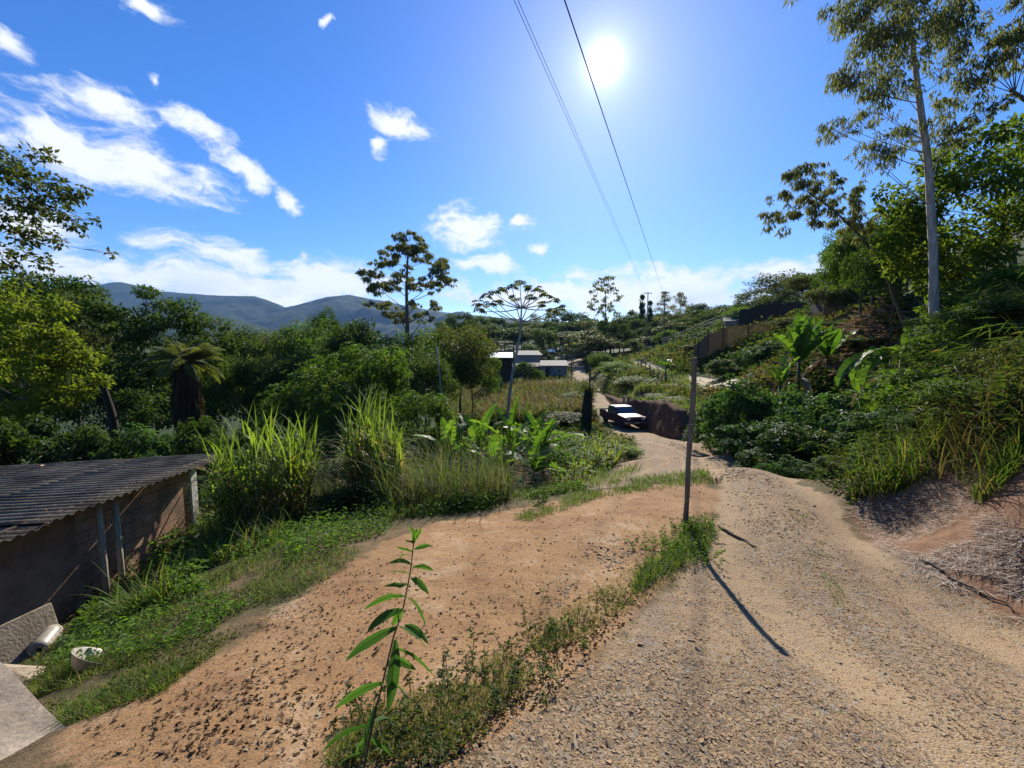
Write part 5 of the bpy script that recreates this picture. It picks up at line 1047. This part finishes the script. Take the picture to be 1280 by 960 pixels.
fence('wire_fence', 'long pale wire fence crossing the slope above the upper track', [(828,425,76),(870,418,66),(925,412,56)], 11, 1.9, (.45, .7, .95), 'wood_pale', 'wood_pale', .07, .055)
fence('wire_fence', 'second wire fence with dark stakes on the slope under the first', [(850,448,58),(885,436,52),(905,425,47)], 9, 1.2, (.5, .9), 'wood_dark', 'wire', .05, .02)
def screen():
    P = np.array([at(868,432,46), at(885,418,46), at(910,408,46), at(962,404,44)]); b = P[0].copy(); o = empty('bamboo_screen', b, 'tan bamboo screen fence climbing the slope left of the bright bananas', 'fence'); m = MB(); t = np.linspace(0, 3, 90); q = np.c_[[np.interp(t, range(4), P[:, j]) for j in range(3)]].T
    for p in q:
        z0 = gz(p[0], p[1]) - .1; tube(m, np.array([[p[0], p[1], min(z0, p[2] - .9)], [p[0], p[1], p[2] + rng.normal(0, .05)]]) - b, .05, 5)
    m.build('slats', 'bamboo_screen', o)
    for k in (8, 30, 52, 74):
        p = q[k] - b; m = MB(); tube(m, [p + [0, -.1, -2.0], p + [0, -.1, .5]], .05, 6); m.build('post', 'wood_dark', o)
screen()
def paling():
    P = np.array([at(925,388,54), at(960,380,52), at(1005,378,48)]); b = P[0].copy(); o = empty('paling_fence', b, 'dark tall paling fence along the ridge left of the orange wall', 'fence'); t = np.linspace(0, 2, 60); q = np.c_[[np.interp(t, range(3), P[:, j]) for j in range(3)]].T; m = MB()
    for p in q: beam(m, np.array([p[0], p[1], p[2] - 2.6]) - b, np.array([p[0], p[1], p[2] + rng.normal(0, .08)]) - b, .16, .03)
    m.build('pales', 'wood_dark', o); m = MB(); tube(m, q + [0, .06, -.6] - b, .05, 5); m.build('rail', 'wood_dark', o)
paling()
for u, l in ((781.5, 'left one of two pale concrete posts at the earth cut behind the pickup'), (787, 'right one of two pale concrete posts at the earth cut behind the pickup')):
    q0 = gp(u, 519); Y = q0[1] - .7; p = gu(u, Y); zt = at(u, 495, Y)[2]; m = MB(); box(m, (-.09, -.09, -.4), (.09, .09, max(.8, zt - p[2]))); q = m.build('concrete_post', 'concrete', None, bevel=.015); q.location = tuple(p); tag(q, l, 'post', 'pale concrete posts behind the pickup')
for (a, e), l in ((((822,528),(842,535)), 'pale fallen log along the road edge right of the pickup'), (((844,536),(866,546)), 'darker log lying nearer along the road edge, behind the wooden pole')):
    A = gp(*a); E = gp(*e); m = MB(); pts = bez(A, E, (0, 0, 0), 8); pts[:, 1] -= 1.0; pts[:, 0] -= .25; pts[:, 2] = H(pts[:, 0], pts[:, 1]) + .12; tube(m, pts, .15, 9, rough=.06); tag(m.build('log', 'wood_pale' if a[0] < 830 else 'wood_dark', None, True), l, 'log', 'logs along the road edge')
def upole(name, label, u, vt, Y, r=.1, cross=True, mat='concrete_dark', base_z=None, lean=0):
    p = gu(u, Y); zt = at(u, vt, Y)[2] - p[2]; o = empty(name, p, label, 'pole'); m = MB(); tube(m, [(0, 0, -.5), (lean * .5, 0, zt * .5), (lean, 0, zt)], [r, r * .85, r * .65], 9); m.build('shaft', mat, o, True)
    if cross:
        m = MB(); beam(m, (-.9, 0, zt - .25), (.9, 0, zt - .25), .1, .12); m.build('crossarm', 'wood_dark', o)
        for x in (-.8, -.3, .8):
            m = MB(); tube(m, [(x, 0, zt - .19), (x, 0, zt - .04)], [.04, .025], 7); m.build('insulator', 'white_plastic', o)
    return p + np.array([0, 0, zt])
upole('utility_pole', 'far utility pole on the slope where the power lines end', 829, 364, 82, .14)
upole('utility_pole', 'thin dark pole beside the far road near the grey house', 715, 446, 68, .1, False, 'wood_dark')
upole('utility_pole', 'leaning white pole at the far bend of the road', 706, 432, 100, .16, False, 'white_paint', lean=-.9)
p = upole('vine_post', 'dark post wrapped in vines beside the road, left of the pickup', 738, 455, 31, .09, False, 'wood_dark')
def vines():
    p = gu(735, 31); m = MB(); zt = at(735, 480, 31)[2] - p[2]; o = empty('vine_stump', p, 'dark vine-covered stump with a domed top beside the road, left of the pickup', 'stump'); tube(m, [(0, 0, -.5), (0, 0, zt * .5), (.1, 0, zt * .9)], [.45, .4, .3], 9, rough=.15); m.build('trunk', 'bark_dark', o, True)
    k = 9; c = MB(); clump_leaves(c, np.c_[rng.normal(0, .22, k), rng.normal(0, .22, k), np.r_[np.linspace(.3, zt * .7, 4), np.full(k - 4, zt * .9) + rng.normal(0, .15, k - 4)]], [.35] * 4 + [.75] * (k - 4), 150, .16, .09, 'broad'); c.build('vines', 'leaf_dark', o)
vines()
def cable(name, label, A, B, r, sag):
    d = B - A; S = A - d * .22; n = 60; t = np.linspace(0, 1, n)[:, None]; P = S + (B - S) * t; P[:, 2] -= sag * 4 * (t * (1 - t))[:, 0]
    m = MB(); tube(m, P, r, 6); tag(m.build(name, 'black_cable', None, True), label, 'cable', 'power lines over the road')
cable('power_cable', 'thicker single power line crossing in front of the sun', at(703, -8, 7.5), at(829, 366, 82), .013, .0)
cable('power_cable', 'left wire of the thin pair of power lines', at(639, -8, 8), at(807, 368, 84), .006, .0)
cable('power_cable', 'right wire of the thin pair of power lines', at(644, -8, 8), at(808.5, 368, 84), .006, .0)
upole('utility_pole', 'second far utility pole carrying the thin pair of wires', 808, 365, 84, .14)

# ------------------------------------------------------------------ ground cover (uncountable)
def inpoly(poly, n):
    poly = np.array(poly, float); lo, hi = poly.min(0), poly.max(0); out = np.zeros((0, 2))
    while len(out) < n:
        q = rng.uniform(lo, hi, (n * 2, 2)); d = seg_dist(q[:, 0], q[:, 1], poly, True); out = np.r_[out, q[d > 0]]
    return out[:n]
def unproj(uv):
    """many picture points to ground points, by marching"""
    d = np.array([ray(*p) for p in uv]); s = np.full(len(uv), .8)[:, None] / d[:, 1:2]; hit = np.zeros(len(uv), bool); Y = np.full(len(uv), .8); ok = np.full(len(uv), -1.0)
    for y in np.geomspace(.8, 90, 260):
        x = d[:, 0] / d[:, 1] * y; z = CZ + d[:, 2] / d[:, 1] * y; m = (~hit) & (z < H0(x, np.full(len(x), y)))
        ok[m] = y; hit |= m
        if hit.all(): break
    uv = uv[hit]; d = d[hit]; y = ok[hit] * rng.uniform(.985, 1.005, hit.sum()); x = d[:, 0] / d[:, 1] * y
    return np.c_[x, y, H(x, y)]
gm = MB()
def grass_patch(poly, n, L, W, keep=None, lean=(.0, .9), dry=.1, clump=.5):
    P = unproj(inpoly(poly, n)); nz = fbm(P[:, 0] * 1.7, P[:, 1] * 1.7, 3, 77) + .25 * fbm(P[:, 0] * 7, P[:, 1] * 7, 2, 78); P = P[nz > -.14 * (1 - clump) + (clump - .5) * .25]
    P = P[~((P[:, 1] > 11) & (seg_dist(P[:, 0], P[:, 1], road_poly, True) > -.25))]
    d = np.linalg.norm(P[:, :2], axis=1); k = len(P); Ls = L * rng.uniform(.4, 1.2, k); P[:, 2] -= .008
    blades(gm, P, rng.uniform(0, 6.28, k), Ls, np.maximum(W, .0011 * d) * rng.uniform(.7, 1.4, k), rng.uniform(*lean, k), rng.uniform(.2, 1.5, k), 3, np.where(rng.uniform(0, 1, k) < dry, 1, rng.uniform(0, .92, k)))
grass_patch([(898,640),(888,692),(800,752),(720,806),(640,874),(560,935),(400,962),(440,905),(600,835),(700,772),(760,732),(830,682),(850,650)], 7000, .08, .004, dry=.45, clump=.56)
grass_patch([(893,650),(885,692),(830,722),(790,742),(800,715),(840,675)], 3500, .16, .006, dry=.05, clump=.3)
grass_patch([(0,905),(0,855),(120,735),(240,690),(330,655),(430,645),(500,645),(430,712),(345,762),(285,808),(200,868),(90,905)], 20000, .12, .005, dry=.15, clump=.56)
grass_patch([(0,905),(60,820),(200,750),(330,690),(470,660),(345,762),(285,808),(200,868),(90,905)], 7000, .08, .005, dry=.35, clump=.6)
grass_patch([(470,655),(640,628),(760,608),(800,590),(800,560),(720,555),(560,600),(470,630)], 12000, .3, .007, dry=.1, clump=.35)
grass_patch([(640,648),(760,603),(885,588),(895,602),(760,620),(660,652)], 5000, .16, .006, dry=.05, clump=.4)
grass_patch([(1080,600),(1130,572),(1200,543),(1280,498),(1280,465),(1100,545)], 4500, .3, .008, dry=.25, clump=.45)
grass_patch([(740,545),(800,556),(760,570),(700,560),(690,530)], 3000, .4, .012, dry=.5, clump=.4)
grass_patch([(772,497),(752,470),(760,450),(860,470),(870,505),(800,490)], 7000, .8, .02, dry=.15, clump=.3)
grass_patch([(730,470),(715,448),(800,430),(900,430),(900,470),(800,452)], 5000, .9, .03, dry=.3, clump=.4)
grass_patch([(985,640),(1010,690),(1040,760),(1060,770),(1040,690),(1010,640)], 700, .05, .004, dry=.1, clump=.55)
grass_patch([(600,760),(790,640),(840,640),(820,700),(700,780)], 900, .06, .004, dry=.3, clump=.6)
tag(gm.build('grass', 'grass'), 'green grass and dry blades growing on the verges and slopes', 'grass', kind='stuff')
# undergrowth: low leafy weeds over the slopes, hollows and far ground
um = MB()
def under(poly, n, L, lift, keepoff=True):
    P = unproj(inpoly(poly, n))
    if keepoff:
        s = np.maximum.reduce([seg_dist(P[:, 0], P[:, 1], road_poly, True), seg_dist(P[:, 0], P[:, 1], track_poly, True)]); P = P[(s < -.15) & (seg_dist(P[:, 0], P[:, 1], cut_poly, True) < -.1)]
    if lift in (.30, .14): P = P[fbm(P[:, 0] * 1.6, P[:, 1] * 1.6, 3, 33) > -.06]
    d = np.linalg.norm(P[:, :2], axis=1); k = len(P); P[:, 2] += rng.uniform(0, 1, k) ** 2 * lift * (1 + fbm(P[:, 0] * .5, P[:, 1] * .5, 3, 15) * 2).clip(.1, 2)
    Ls = np.maximum(L, .010 * d) * rng.uniform(.6, 1.3, k); leaves(um, P, rdir(k, -.3, .6), unit(rdir(k, .1, 1) + [0, 0, .4]), Ls, Ls * .5, np.where(rng.uniform(0, 1, k) < .05 + .45 * (P[:, 0] > 6) * (fbm(P[:, 0] * .15, P[:, 1] * .15, 3, 12) > -.02), 1, np.clip(.45 + fbm(P[:, 0] * .8, P[:, 1] * .8, 3, 5) + rng.uniform(-.3, .3, k), 0, .92)))
under([(0,600),(270,575),(560,560),(600,640),(440,650),(330,665),(240,700),(100,760),(0,700)], 16000, .07, .35)
under([(560,520),(740,500),(760,560),(720,610),(560,640)], 12000, .09, .6)
under([(690,560),(760,540),(800,560),(780,600),(660,640)], 5000, .07, .3)
under([(880,500),(1130,470),(1280,480),(1280,560),(1120,590),(1060,640),(1000,600),(890,550)], 16000, .10, .7)
under([(740,500),(720,440),(800,420),(1000,380),(1130,360),(1130,480),(880,510),(870,545),(800,520)], 24000, .14, .7)
under([(560,490),(740,470),(730,440),(560,440)], 6000, .2, .6)
tag(um.build('undergrowth', 'undergrowth'), 'low leafy weeds covering the slopes and hollows', 'undergrowth', kind='stuff')
um = MB(); under([(185,700),(330,652),(500,636),(480,672),(345,715),(215,755)], 9000, .045, .30); under([(60,840),(110,760),(215,740),(330,705),(400,690),(380,715),(250,800),(110,850)], 6500, .035, .14); under([(500,650),(640,636),(760,608),(790,590),(800,575),(740,585),(620,625)], 6000, .05, .3)
tag(um.build('lush_weeds', 'leaf_fresh'), 'lush bright weeds between the cane clumps and the clearing', 'weeds', kind='stuff')
# verge weeds with tiny leaves
vm = MB(); P = np.r_[unproj(inpoly([(880,640),(885,700),(800,752),(720,815),(640,890),(560,955),(400,962),(450,900),(610,825),(700,765),(780,715)], 4500)), unproj(inpoly([(0,905),(100,740),(330,650),(500,645),(345,762),(200,868)], 16000))]; P = P[fbm(P[:, 0] * 2.2, P[:, 1] * 2.2, 3, 41) > .0]; k = len(P)
P[:, 2] += rng.uniform(0, 1, k) ** 2 * .08; leaves(vm, P, rdir(k, -.2, .8), rdir(k, .2, 1), rng.uniform(.012, .04, k), rng.uniform(.008, .02, k)); tag(vm.build('ground_cover', 'leaf_olive'), 'creeping small-leaved ground cover along the verge and left slope', 'ground cover', kind='stuff')
# corn field
cm = MB(); 
for (poly, n, mat_t) in (([(556,525),(560,485),(640,480),(735,478),(742,500),(735,520),(640,528)], 9000, None),):
    P = unproj(inpoly(poly, n)); k = len(P); green = fbm(P[:, 0] * .12, P[:, 1] * .12, 2, 8) > .02
    blades(cm, P, rng.uniform(0, 6.28, k), rng.uniform(.7, 1.9, k), rng.uniform(.06, .12, k), rng.uniform(0, .35, k), rng.uniform(.2, 1.8, k), 4, np.where(green & (rng.uniform(0, 1, k) < .7), 1, rng.uniform(0, .92, k)))
tag(cm.build('corn_field', 'corn'), 'drying yellow-brown corn field before the grey house', 'field', kind='stuff')
cm = MB(); P = unproj(inpoly([(600,500),(610,480),(655,476),(660,490),(640,505)], 1600)); k = len(P); blades(cm, P, rng.uniform(0, 6.28, k), rng.uniform(.6, 1.2, k), rng.uniform(.08, .14, k), rng.uniform(0, .5, k), rng.uniform(.4, 1.6, k), 4); tag(cm.build('crop_patch', 'corn_green'), 'bright yellow-green crop patch in the middle of the corn field', 'field', kind='stuff')
# straw and dry plant waste on the bank and the brown slope
sm = MB(); P = unproj(inpoly([(1062,640),(1090,622),(1200,610),(1240,640),(1280,670),(1280,782),(1190,736),(1100,682)], 13000)); P = P[fbm(P[:, 0] * 1.6, P[:, 1] * 1.6, 3, 55) > -.16]; k = len(P); P[:, 2] += rng.uniform(-.01, .02, k)
blades(sm, P, rng.uniform(0, 6.28, k), rng.uniform(.03, .17, k), rng.uniform(.003, .009, k), rng.uniform(1.35, 1.75, k), rng.uniform(-.3, .5, k), 3, np.where(rng.uniform(0, 1, k) < .18, 1, rng.uniform(0, .92, k)))
tag(sm.build('dry_straw', 'straw'), 'bleached dry straw lying on the earth bank at the right', 'straw', kind='stuff')
sm = MB(); P = unproj(inpoly([(960,395),(1110,385),(1150,480),(1110,500),(1040,470),(1000,420)], 3200)); k = len(P); P[:, 2] += rng.uniform(0, .4, k)
leaves(sm, P, rdir(k, -.4, .3), rdir(k, .2, 1), rng.uniform(.3, .9, k), rng.uniform(.08, .25, k), np.clip(rng.uniform(-.3, 1, k), 0, .92)); tag(sm.build('dry_brush', 'banana_dry'), 'heap of dry brown leaves and brush on the slope behind the bananas', 'brush', kind='stuff')
# leaf litter on the clearing
lm = MB(); P = np.r_[unproj(inpoly([(300,950),(230,900),(300,820),(400,725),(560,650),(760,610),(880,600),(860,690),(700,780),(560,900)], 1100)), unproj(inpoly([(150,950),(230,860),(340,770),(440,700),(480,720),(380,800),(300,900),(250,950)], 350)), unproj(inpoly([(560,955),(720,850),(800,760),(880,700),(760,740),(600,850)], 1500))]
nz = fbm(P[:, 0] * 1.5, P[:, 1] * 1.5, 3, 91); P = P[(nz > -.05) | (rng.uniform(0, 1, len(nz)) < .45)]; k = len(P); P[:, 2] += .004; d = np.linalg.norm(P[:, :2], axis=1)
leaves(lm, P, rdir(k, -.05, .5), rdir(k, .3, 1), rng.uniform(.008, .034, k) * (1 + .06 * d), rng.uniform(.006, .016, k) * (1 + .06 * d), None, .4, .25); tag(lm.build('leaf_litter', 'litter'), 'dark dead leaves strewn over the orange dirt clearing', 'leaf litter', kind='stuff')
# gravel: angular stones and earth clods
def stones(P, s, tint):
    k = len(P); base = rdir(8); 
    oct_ = np.array([(-1,-1,-1),(1,-1,-1),(1,1,-1),(-1,1,-1),(-1,-1,1),(1,-1,1),(1,1,1),(-1,1,1)], float) * [.8, .8, .8]; Tt = np.array([(0,2,1),(0,3,2),(4,5,6),(4,6,7),(0,1,5),(0,5,4),(1,2,6),(1,6,5),(2,3,7),(2,7,6),(3,0,4),(3,4,7)])
    a = rng.uniform(0, 6.28, k); ca, sa = np.cos(a), np.sin(a)
    V = oct_[None] * rng.uniform(.55, 1.15, (k, 8, 1)) + rng.normal(0, .16, (k, 8, 3)); V = V * np.c_[s * rng.uniform(.8, 1.6, k), s * rng.uniform(.6, 1.1, k), s * rng.uniform(.45, .85, k)][:, None]
    tl = rng.normal(0, .18, (k, 2)); V[:, :, 2] += V[:, :, 0] * tl[:, :1] + V[:, :, 1] * tl[:, 1:]
    X = V[:, :, 0] * ca[:, None] - V[:, :, 1] * sa[:, None]; Yy = V[:, :, 0] * sa[:, None] + V[:, :, 1] * ca[:, None]
    V = np.stack([X, Yy, V[:, :, 2]], -1) + P[:, None]
    stm.add(V.reshape(-1, 3), None, (np.arange(k)[:, None, None] * 8 + Tt[None]).reshape(-1, 3), np.repeat(tint, 8))
stm = MB()
for poly, n, lo, hi, th in (([(600,958),(720,862),(800,768),(864,706),(893,655),(950,600),(1060,640),(1190,738),(1280,790),(1280,960)], 30000, .002, .008, -.5),
                        ([(580,958),(730,855),(805,760),(872,692),(930,690),(950,800),(930,958)], 11000, .002, .011, -.02), ([(620,958),(740,855),(805,765),(840,730),(850,800),(800,958)], 2200, .003, .014, -.05), ([(900,680),(1000,640),(1280,860),(1280,958),(900,958)], 8000, .002, .010, -.05),
                        ([(890,640),(900,590),(960,580),(1050,640),(960,680)], 1500, .006, .014, -.1), ([(300,940),(300,800),(600,650),(860,620),(850,700),(560,930)], 1500, .004, .014, -.1), ([(800,545),(900,570),(960,600),(900,610)], 700, .01, .02, -.1), ([(740,682),(790,680),(795,698),(748,704)], 160, .01, .02, -.9), ([(675,735),(720,728),(725,748),(685,752)], 60, .008, .016, -.9), ([(640,958),(740,860),(830,760),(900,740),(880,958)], 110, .008, .02, -.2)):
    uv = inpoly(poly, n); P = unproj(uv + rng.normal(0, 1, uv.shape) * np.array([26, 12]) * ((uv[:, 1:] - 500) / 300).clip(.2, 1.2)); rd = seg_dist(P[:, 0], P[:, 1], RC, False); P = P[(fbm(P[:, 0] * 2.0, P[:, 1] * 2.0, 3, 61) > th) & (rng.uniform(0, 1, len(P)) > .85 * np.exp(-((rd - .72) / .26) ** 2))]; k = len(P); s = lo + (hi - lo) * rng.uniform(0, 1, k) ** 3; s = s * (1 + .05 * P[:, 1]); P[:, 2] += s * .02; stones(P, s, rng.uniform(0, 1, k))
gst = stm; stm = MB()
P = np.r_[unproj(inpoly([(120,958),(100,900),(300,810),(600,650),(770,602),(890,600),(860,690),(700,790),(560,950)], 800)), unproj(inpoly([(120,958),(100,900),(300,790),(480,690),(420,800),(330,958)], 300))]; k = len(P); s = .0025 + .011 * rng.uniform(0, 1, k) ** 3.5; s = s * (1 + .07 * P[:, 1]); P[:, 2] += s * .2; stones(P, s, rng.uniform(0, 1, k))
tag(stm.build('earth_clods', 'clod'), 'small brown earth clods scattered over the dirt clearing', 'clods', kind='stuff'); stm = gst
tag(stm.build('gravel', 'stone'), 'loose grey and tan gravel stones on the road and its shoulder', 'gravel', kind='stuff')
for u, v, s in [(858,760,.035),(835,765,.025),(800,810,.03),(882,838,.04),(790,850,.035),(845,895,.045),(770,905,.04),(870,915,.035),(905,870,.03),(730,880,.05),(1025,880,.03),(1010,895,.028),(885,790,.024),(925,745,.025),(1180,775,.035),(700,930,.05),(650,940,.04)]:
    pass

# ------------------------------------------------------------------ sky, sun, haze, camera
sd = ray(755, 78); sd = sd / np.linalg.norm(sd); el = math.asin(sd[2]); az = math.atan2(sd[0], sd[1])
sun = bpy.data.lights.new('sun', 'SUN'); sun.energy = 4.7; sun.angle = R(.53); sun.color = (1, .93, .80); so = bpy.data.objects.new('sun', sun); C.objects.link(so)
so.rotation_euler = Vector(tuple(-sd)).to_track_quat('-Z', 'Y').to_euler(); so.location = (0, 0, 60)
w = bpy.data.worlds.new('World'); sc.world = w; w.use_nodes = True; nt = w.node_tree; nt.nodes.clear()
sky = nd(nt, 'ShaderNodeTexSky'); sky.sky_type = 'NISHITA'; sky.sun_disc = False; sky.sun_elevation = el; sky.sun_rotation = az; sky.altitude = 300; sky.air_density = 1.0; sky.dust_density = .25; sky.ozone_density = 2.5
SKY_TINT = (.82, .88, 1.13)
tcn = nd(nt, 'ShaderNodeTexCoord').outputs['Generated']; spx = nd(nt, 'ShaderNodeSeparateXYZ'); ln(nt, tcn, spx.inputs[0])
A = math_(nt, 'MULTIPLY', math_(nt, 'ARCTAN2', spx.outputs[0], spx.outputs[1]), 57.2958); E = math_(nt, 'MULTIPLY', math_(nt, 'ARCSINE', spx.outputs[2]), 57.2958)
cb = nd(nt, 'ShaderNodeCombineXYZ'); ln(nt, A, cb.inputs[0]); ln(nt, E, cb.inputs[1]); cb.inputs[2].default_value = 1.0; AE0 = cb.outputs[0]
wn = nd(nt, 'ShaderNodeTexNoise'); wn.inputs['Scale'].default_value = .17; wn.inputs['Detail'].default_value = 4; ln(nt, AE0, wn.inputs['Vector'])
vs = nd(nt, 'ShaderNodeVectorMath'); vs.operation = 'MULTIPLY_ADD'; ln(nt, wn.outputs['Color'], vs.inputs[0]); vs.inputs[1].default_value = (6, 3.4, 0); vs.inputs[2].default_value = (-3, -1.7, 0)
va = nd(nt, 'ShaderNodeVectorMath'); va.operation = 'ADD'; ln(nt, AE0, va.inputs[0]); ln(nt, vs.outputs[0], va.inputs[1]); AE = va.outputs[0]
def ae(u, v):
    d = ray(u, v); d = d / np.linalg.norm(d); return np.array([math.degrees(math.atan2(d[0], d[1])), math.degrees(math.asin(d[2]))])
CL = [(150,205,200,34,17),(60,165,110,30,14),(40,282,90,26,12),(125,122,95,22,17),(25,62,45,20,38),(240,152,58,18,25),(305,212,50,17,33),(362,250,28,13,38),(195,104,16,12,30),(190,17,36,12,28),(502,158,40,18,18),(474,182,12,24,-10),(408,28,10,8,0),
      (585,288,58,34,5),(605,330,46,15,8),(672,312,16,11,0),(650,272,14,7,0),(290,322,110,18,12),(300,356,300,26,3),(420,352,80,26,5),(110,340,150,30,6),(330,372,240,20,2),(770,372,260,26,1),(840,354,130,26,-3),(730,345,48,13,0),(620,372,90,16,0),(960,345,120,24,-4),(-60,330,150,40,0),(1120,330,120,30,0),(-80,150,100,30,15)]
acc = None
for (u, v, ru, rv, rot) in CL:
    c = ae(u, v); J = np.c_[(ae(u + 4, v) - ae(u - 4, v)) / 8, (ae(u, v + 4) - ae(u, v - 4)) / 8]; r = R(rot)
    Q = np.diag([1 / (ru * 1.02), 1 / (rv * 1.0)]) @ np.array([[math.cos(r), math.sin(r)], [-math.sin(r), math.cos(r)]]) @ np.linalg.inv(J); k = -Q @ c
    cx = nd(nt, 'ShaderNodeCombineXYZ')
    for i in (0, 1):
        dn = nd(nt, 'ShaderNodeVectorMath'); dn.operation = 'DOT_PRODUCT'; ln(nt, AE, dn.inputs[0]); dn.inputs[1].default_value = (Q[i, 0], Q[i, 1], k[i]); ln(nt, dn.outputs['Value'], cx.inputs[i])
    le = nd(nt, 'ShaderNodeVectorMath'); le.operation = 'LENGTH'; ln(nt, cx.outputs[0], le.inputs[0]); m = math_(nt, 'SUBTRACT', 1.0, le.outputs['Value']); acc = m if acc is None else math_(nt, 'MAXIMUM', acc, m)
mp = nd(nt, 'ShaderNodeMapping'); mp.inputs['Rotation'].default_value = (0, 0, R(14)); mp.inputs['Scale'].default_value = (.16, .32, 1); ln(nt, AE, mp.inputs[0])
cn = noise(nt, mp.outputs[0], 1.5, 9, .64); cn2 = noise(nt, mp.outputs[0], .5, 5, .5)
dens = math_(nt, 'ADD', acc, math_(nt, 'MULTIPLY', math_(nt, 'SUBTRACT', cn, .455), 2.9)); cmask = sstep(nt, dens, .0, .85)
shade = sstep(nt, math_(nt, 'ADD', dens, math_(nt, 'MULTIPLY', cn2, .4)), .25, 1.25)
low = sstep(nt, E, 9.5, 5.5)
# sun glow and disc (scattered light of the sky itself)
dt = nd(nt, 'ShaderNodeVectorMath'); dt.operation = 'DOT_PRODUCT'; ln(nt, tcn, dt.inputs[0]); dt.inputs[1].default_value = tuple(sd); ang = math_(nt, 'MULTIPLY', math_(nt, 'ARCCOSINE', math_(nt, 'MINIMUM', dt.outputs['Value'], 1.0)), 57.2958)
core = math_(nt, 'POWER', 2.718, math_(nt, 'MULTIPLY', math_(nt, 'MULTIPLY', ang, ang), -1.1)); halo = math_(nt, 'POWER', 2.718, math_(nt, 'MULTIPLY', ang, -.62)); wide = math_(nt, 'POWER', 2.718, math_(nt, 'MULTIPLY', ang, -.075))
STR = .080
skyc = mixc(nt, 1.0, sky.outputs[0], SKY_TINT, 'MULTIPLY')
hs = nd(nt, 'ShaderNodeHueSaturation'); hs.inputs['Saturation'].default_value = 1.22; ln(nt, skyc, hs.inputs['Color']); skyc = hs.outputs[0]
cloudc = mixc(nt, shade, (5.6, 6.0, 6.7), (7.0, 7.2, 7.6)); cloudc = mixc(nt, math_(nt, 'MULTIPLY', low, math_(nt, 'MULTIPLY', sstep(nt, cn2, .6, .35), .7)), cloudc, (3.4, 4.2, 5.6))
col = mixc(nt, math_(nt, 'MULTIPLY', cmask, .95), skyc, cloudc)
def addc(a, fac, c): return mixc(nt, 1.0, a, mixc(nt, fac, (0, 0, 0), c), 'ADD')
col = addc(col, wide, (.35, .36, .6)); col = addc(col, halo, (10, 9.5, 9.8)); col = addc(col, core, (70, 67, 60))
bg = nd(nt, 'ShaderNodeBackground'); bg.inputs[1].default_value = STR; ln(nt, col, bg.inputs[0]); ow = nd(nt, 'ShaderNodeOutputWorld'); ln(nt, bg.outputs[0], ow.inputs[0])

HAZE = .85e-4
if HAZE:
    m = bpy.data.materials.new('haze_air'); t2 = NT(m); v = nd(t2, 'ShaderNodeVolumePrincipled'); v.inputs['Color'].default_value = (.30, .55, 1, 1); v.inputs['Density'].default_value = HAZE; v.inputs['Anisotropy'].default_value = .1
    ln(t2, v.outputs[0], nd(t2, 'ShaderNodeOutputMaterial').inputs['Volume']); mb = MB(); box(mb, (-3300, -120, -140), (3300, 3300, 560)); hz = mb.build('haze', m); tag(hz, 'thin blue air haze over the valley and mountains', 'haze', kind='stuff')

cam = bpy.data.cameras.new('camera'); cam.sensor_width = 36; cam.lens = 36 * F / 1280; cam.clip_end = 20000; cam.clip_start = .05
co = bpy.data.objects.new('camera', cam); C.objects.link(co); co.location = (0, 0, CZ); co.rotation_euler = (R(90) - PITCH, 0, 0); sc.camera = co
sc.view_settings.view_transform = 'Standard'; sc.view_settings.look = 'None'; sc.view_settings.exposure = 0.98; sc.view_settings.gamma = 1; sc.view_settings.use_curve_mapping = False
sc.cycles.use_denoising = True; sc.cycles.max_bounces = 5; sc.cycles.transparent_max_bounces = 4; sc.cycles.volume_bounces = 0; sc.cycles.diffuse_bounces = 3; sc.cycles.transmission_bounces = 3; sc.cycles.glossy_bounces = 2
sc.cycles.sample_clamp_indirect = 6; sc.cycles.use_adaptive_sampling = True
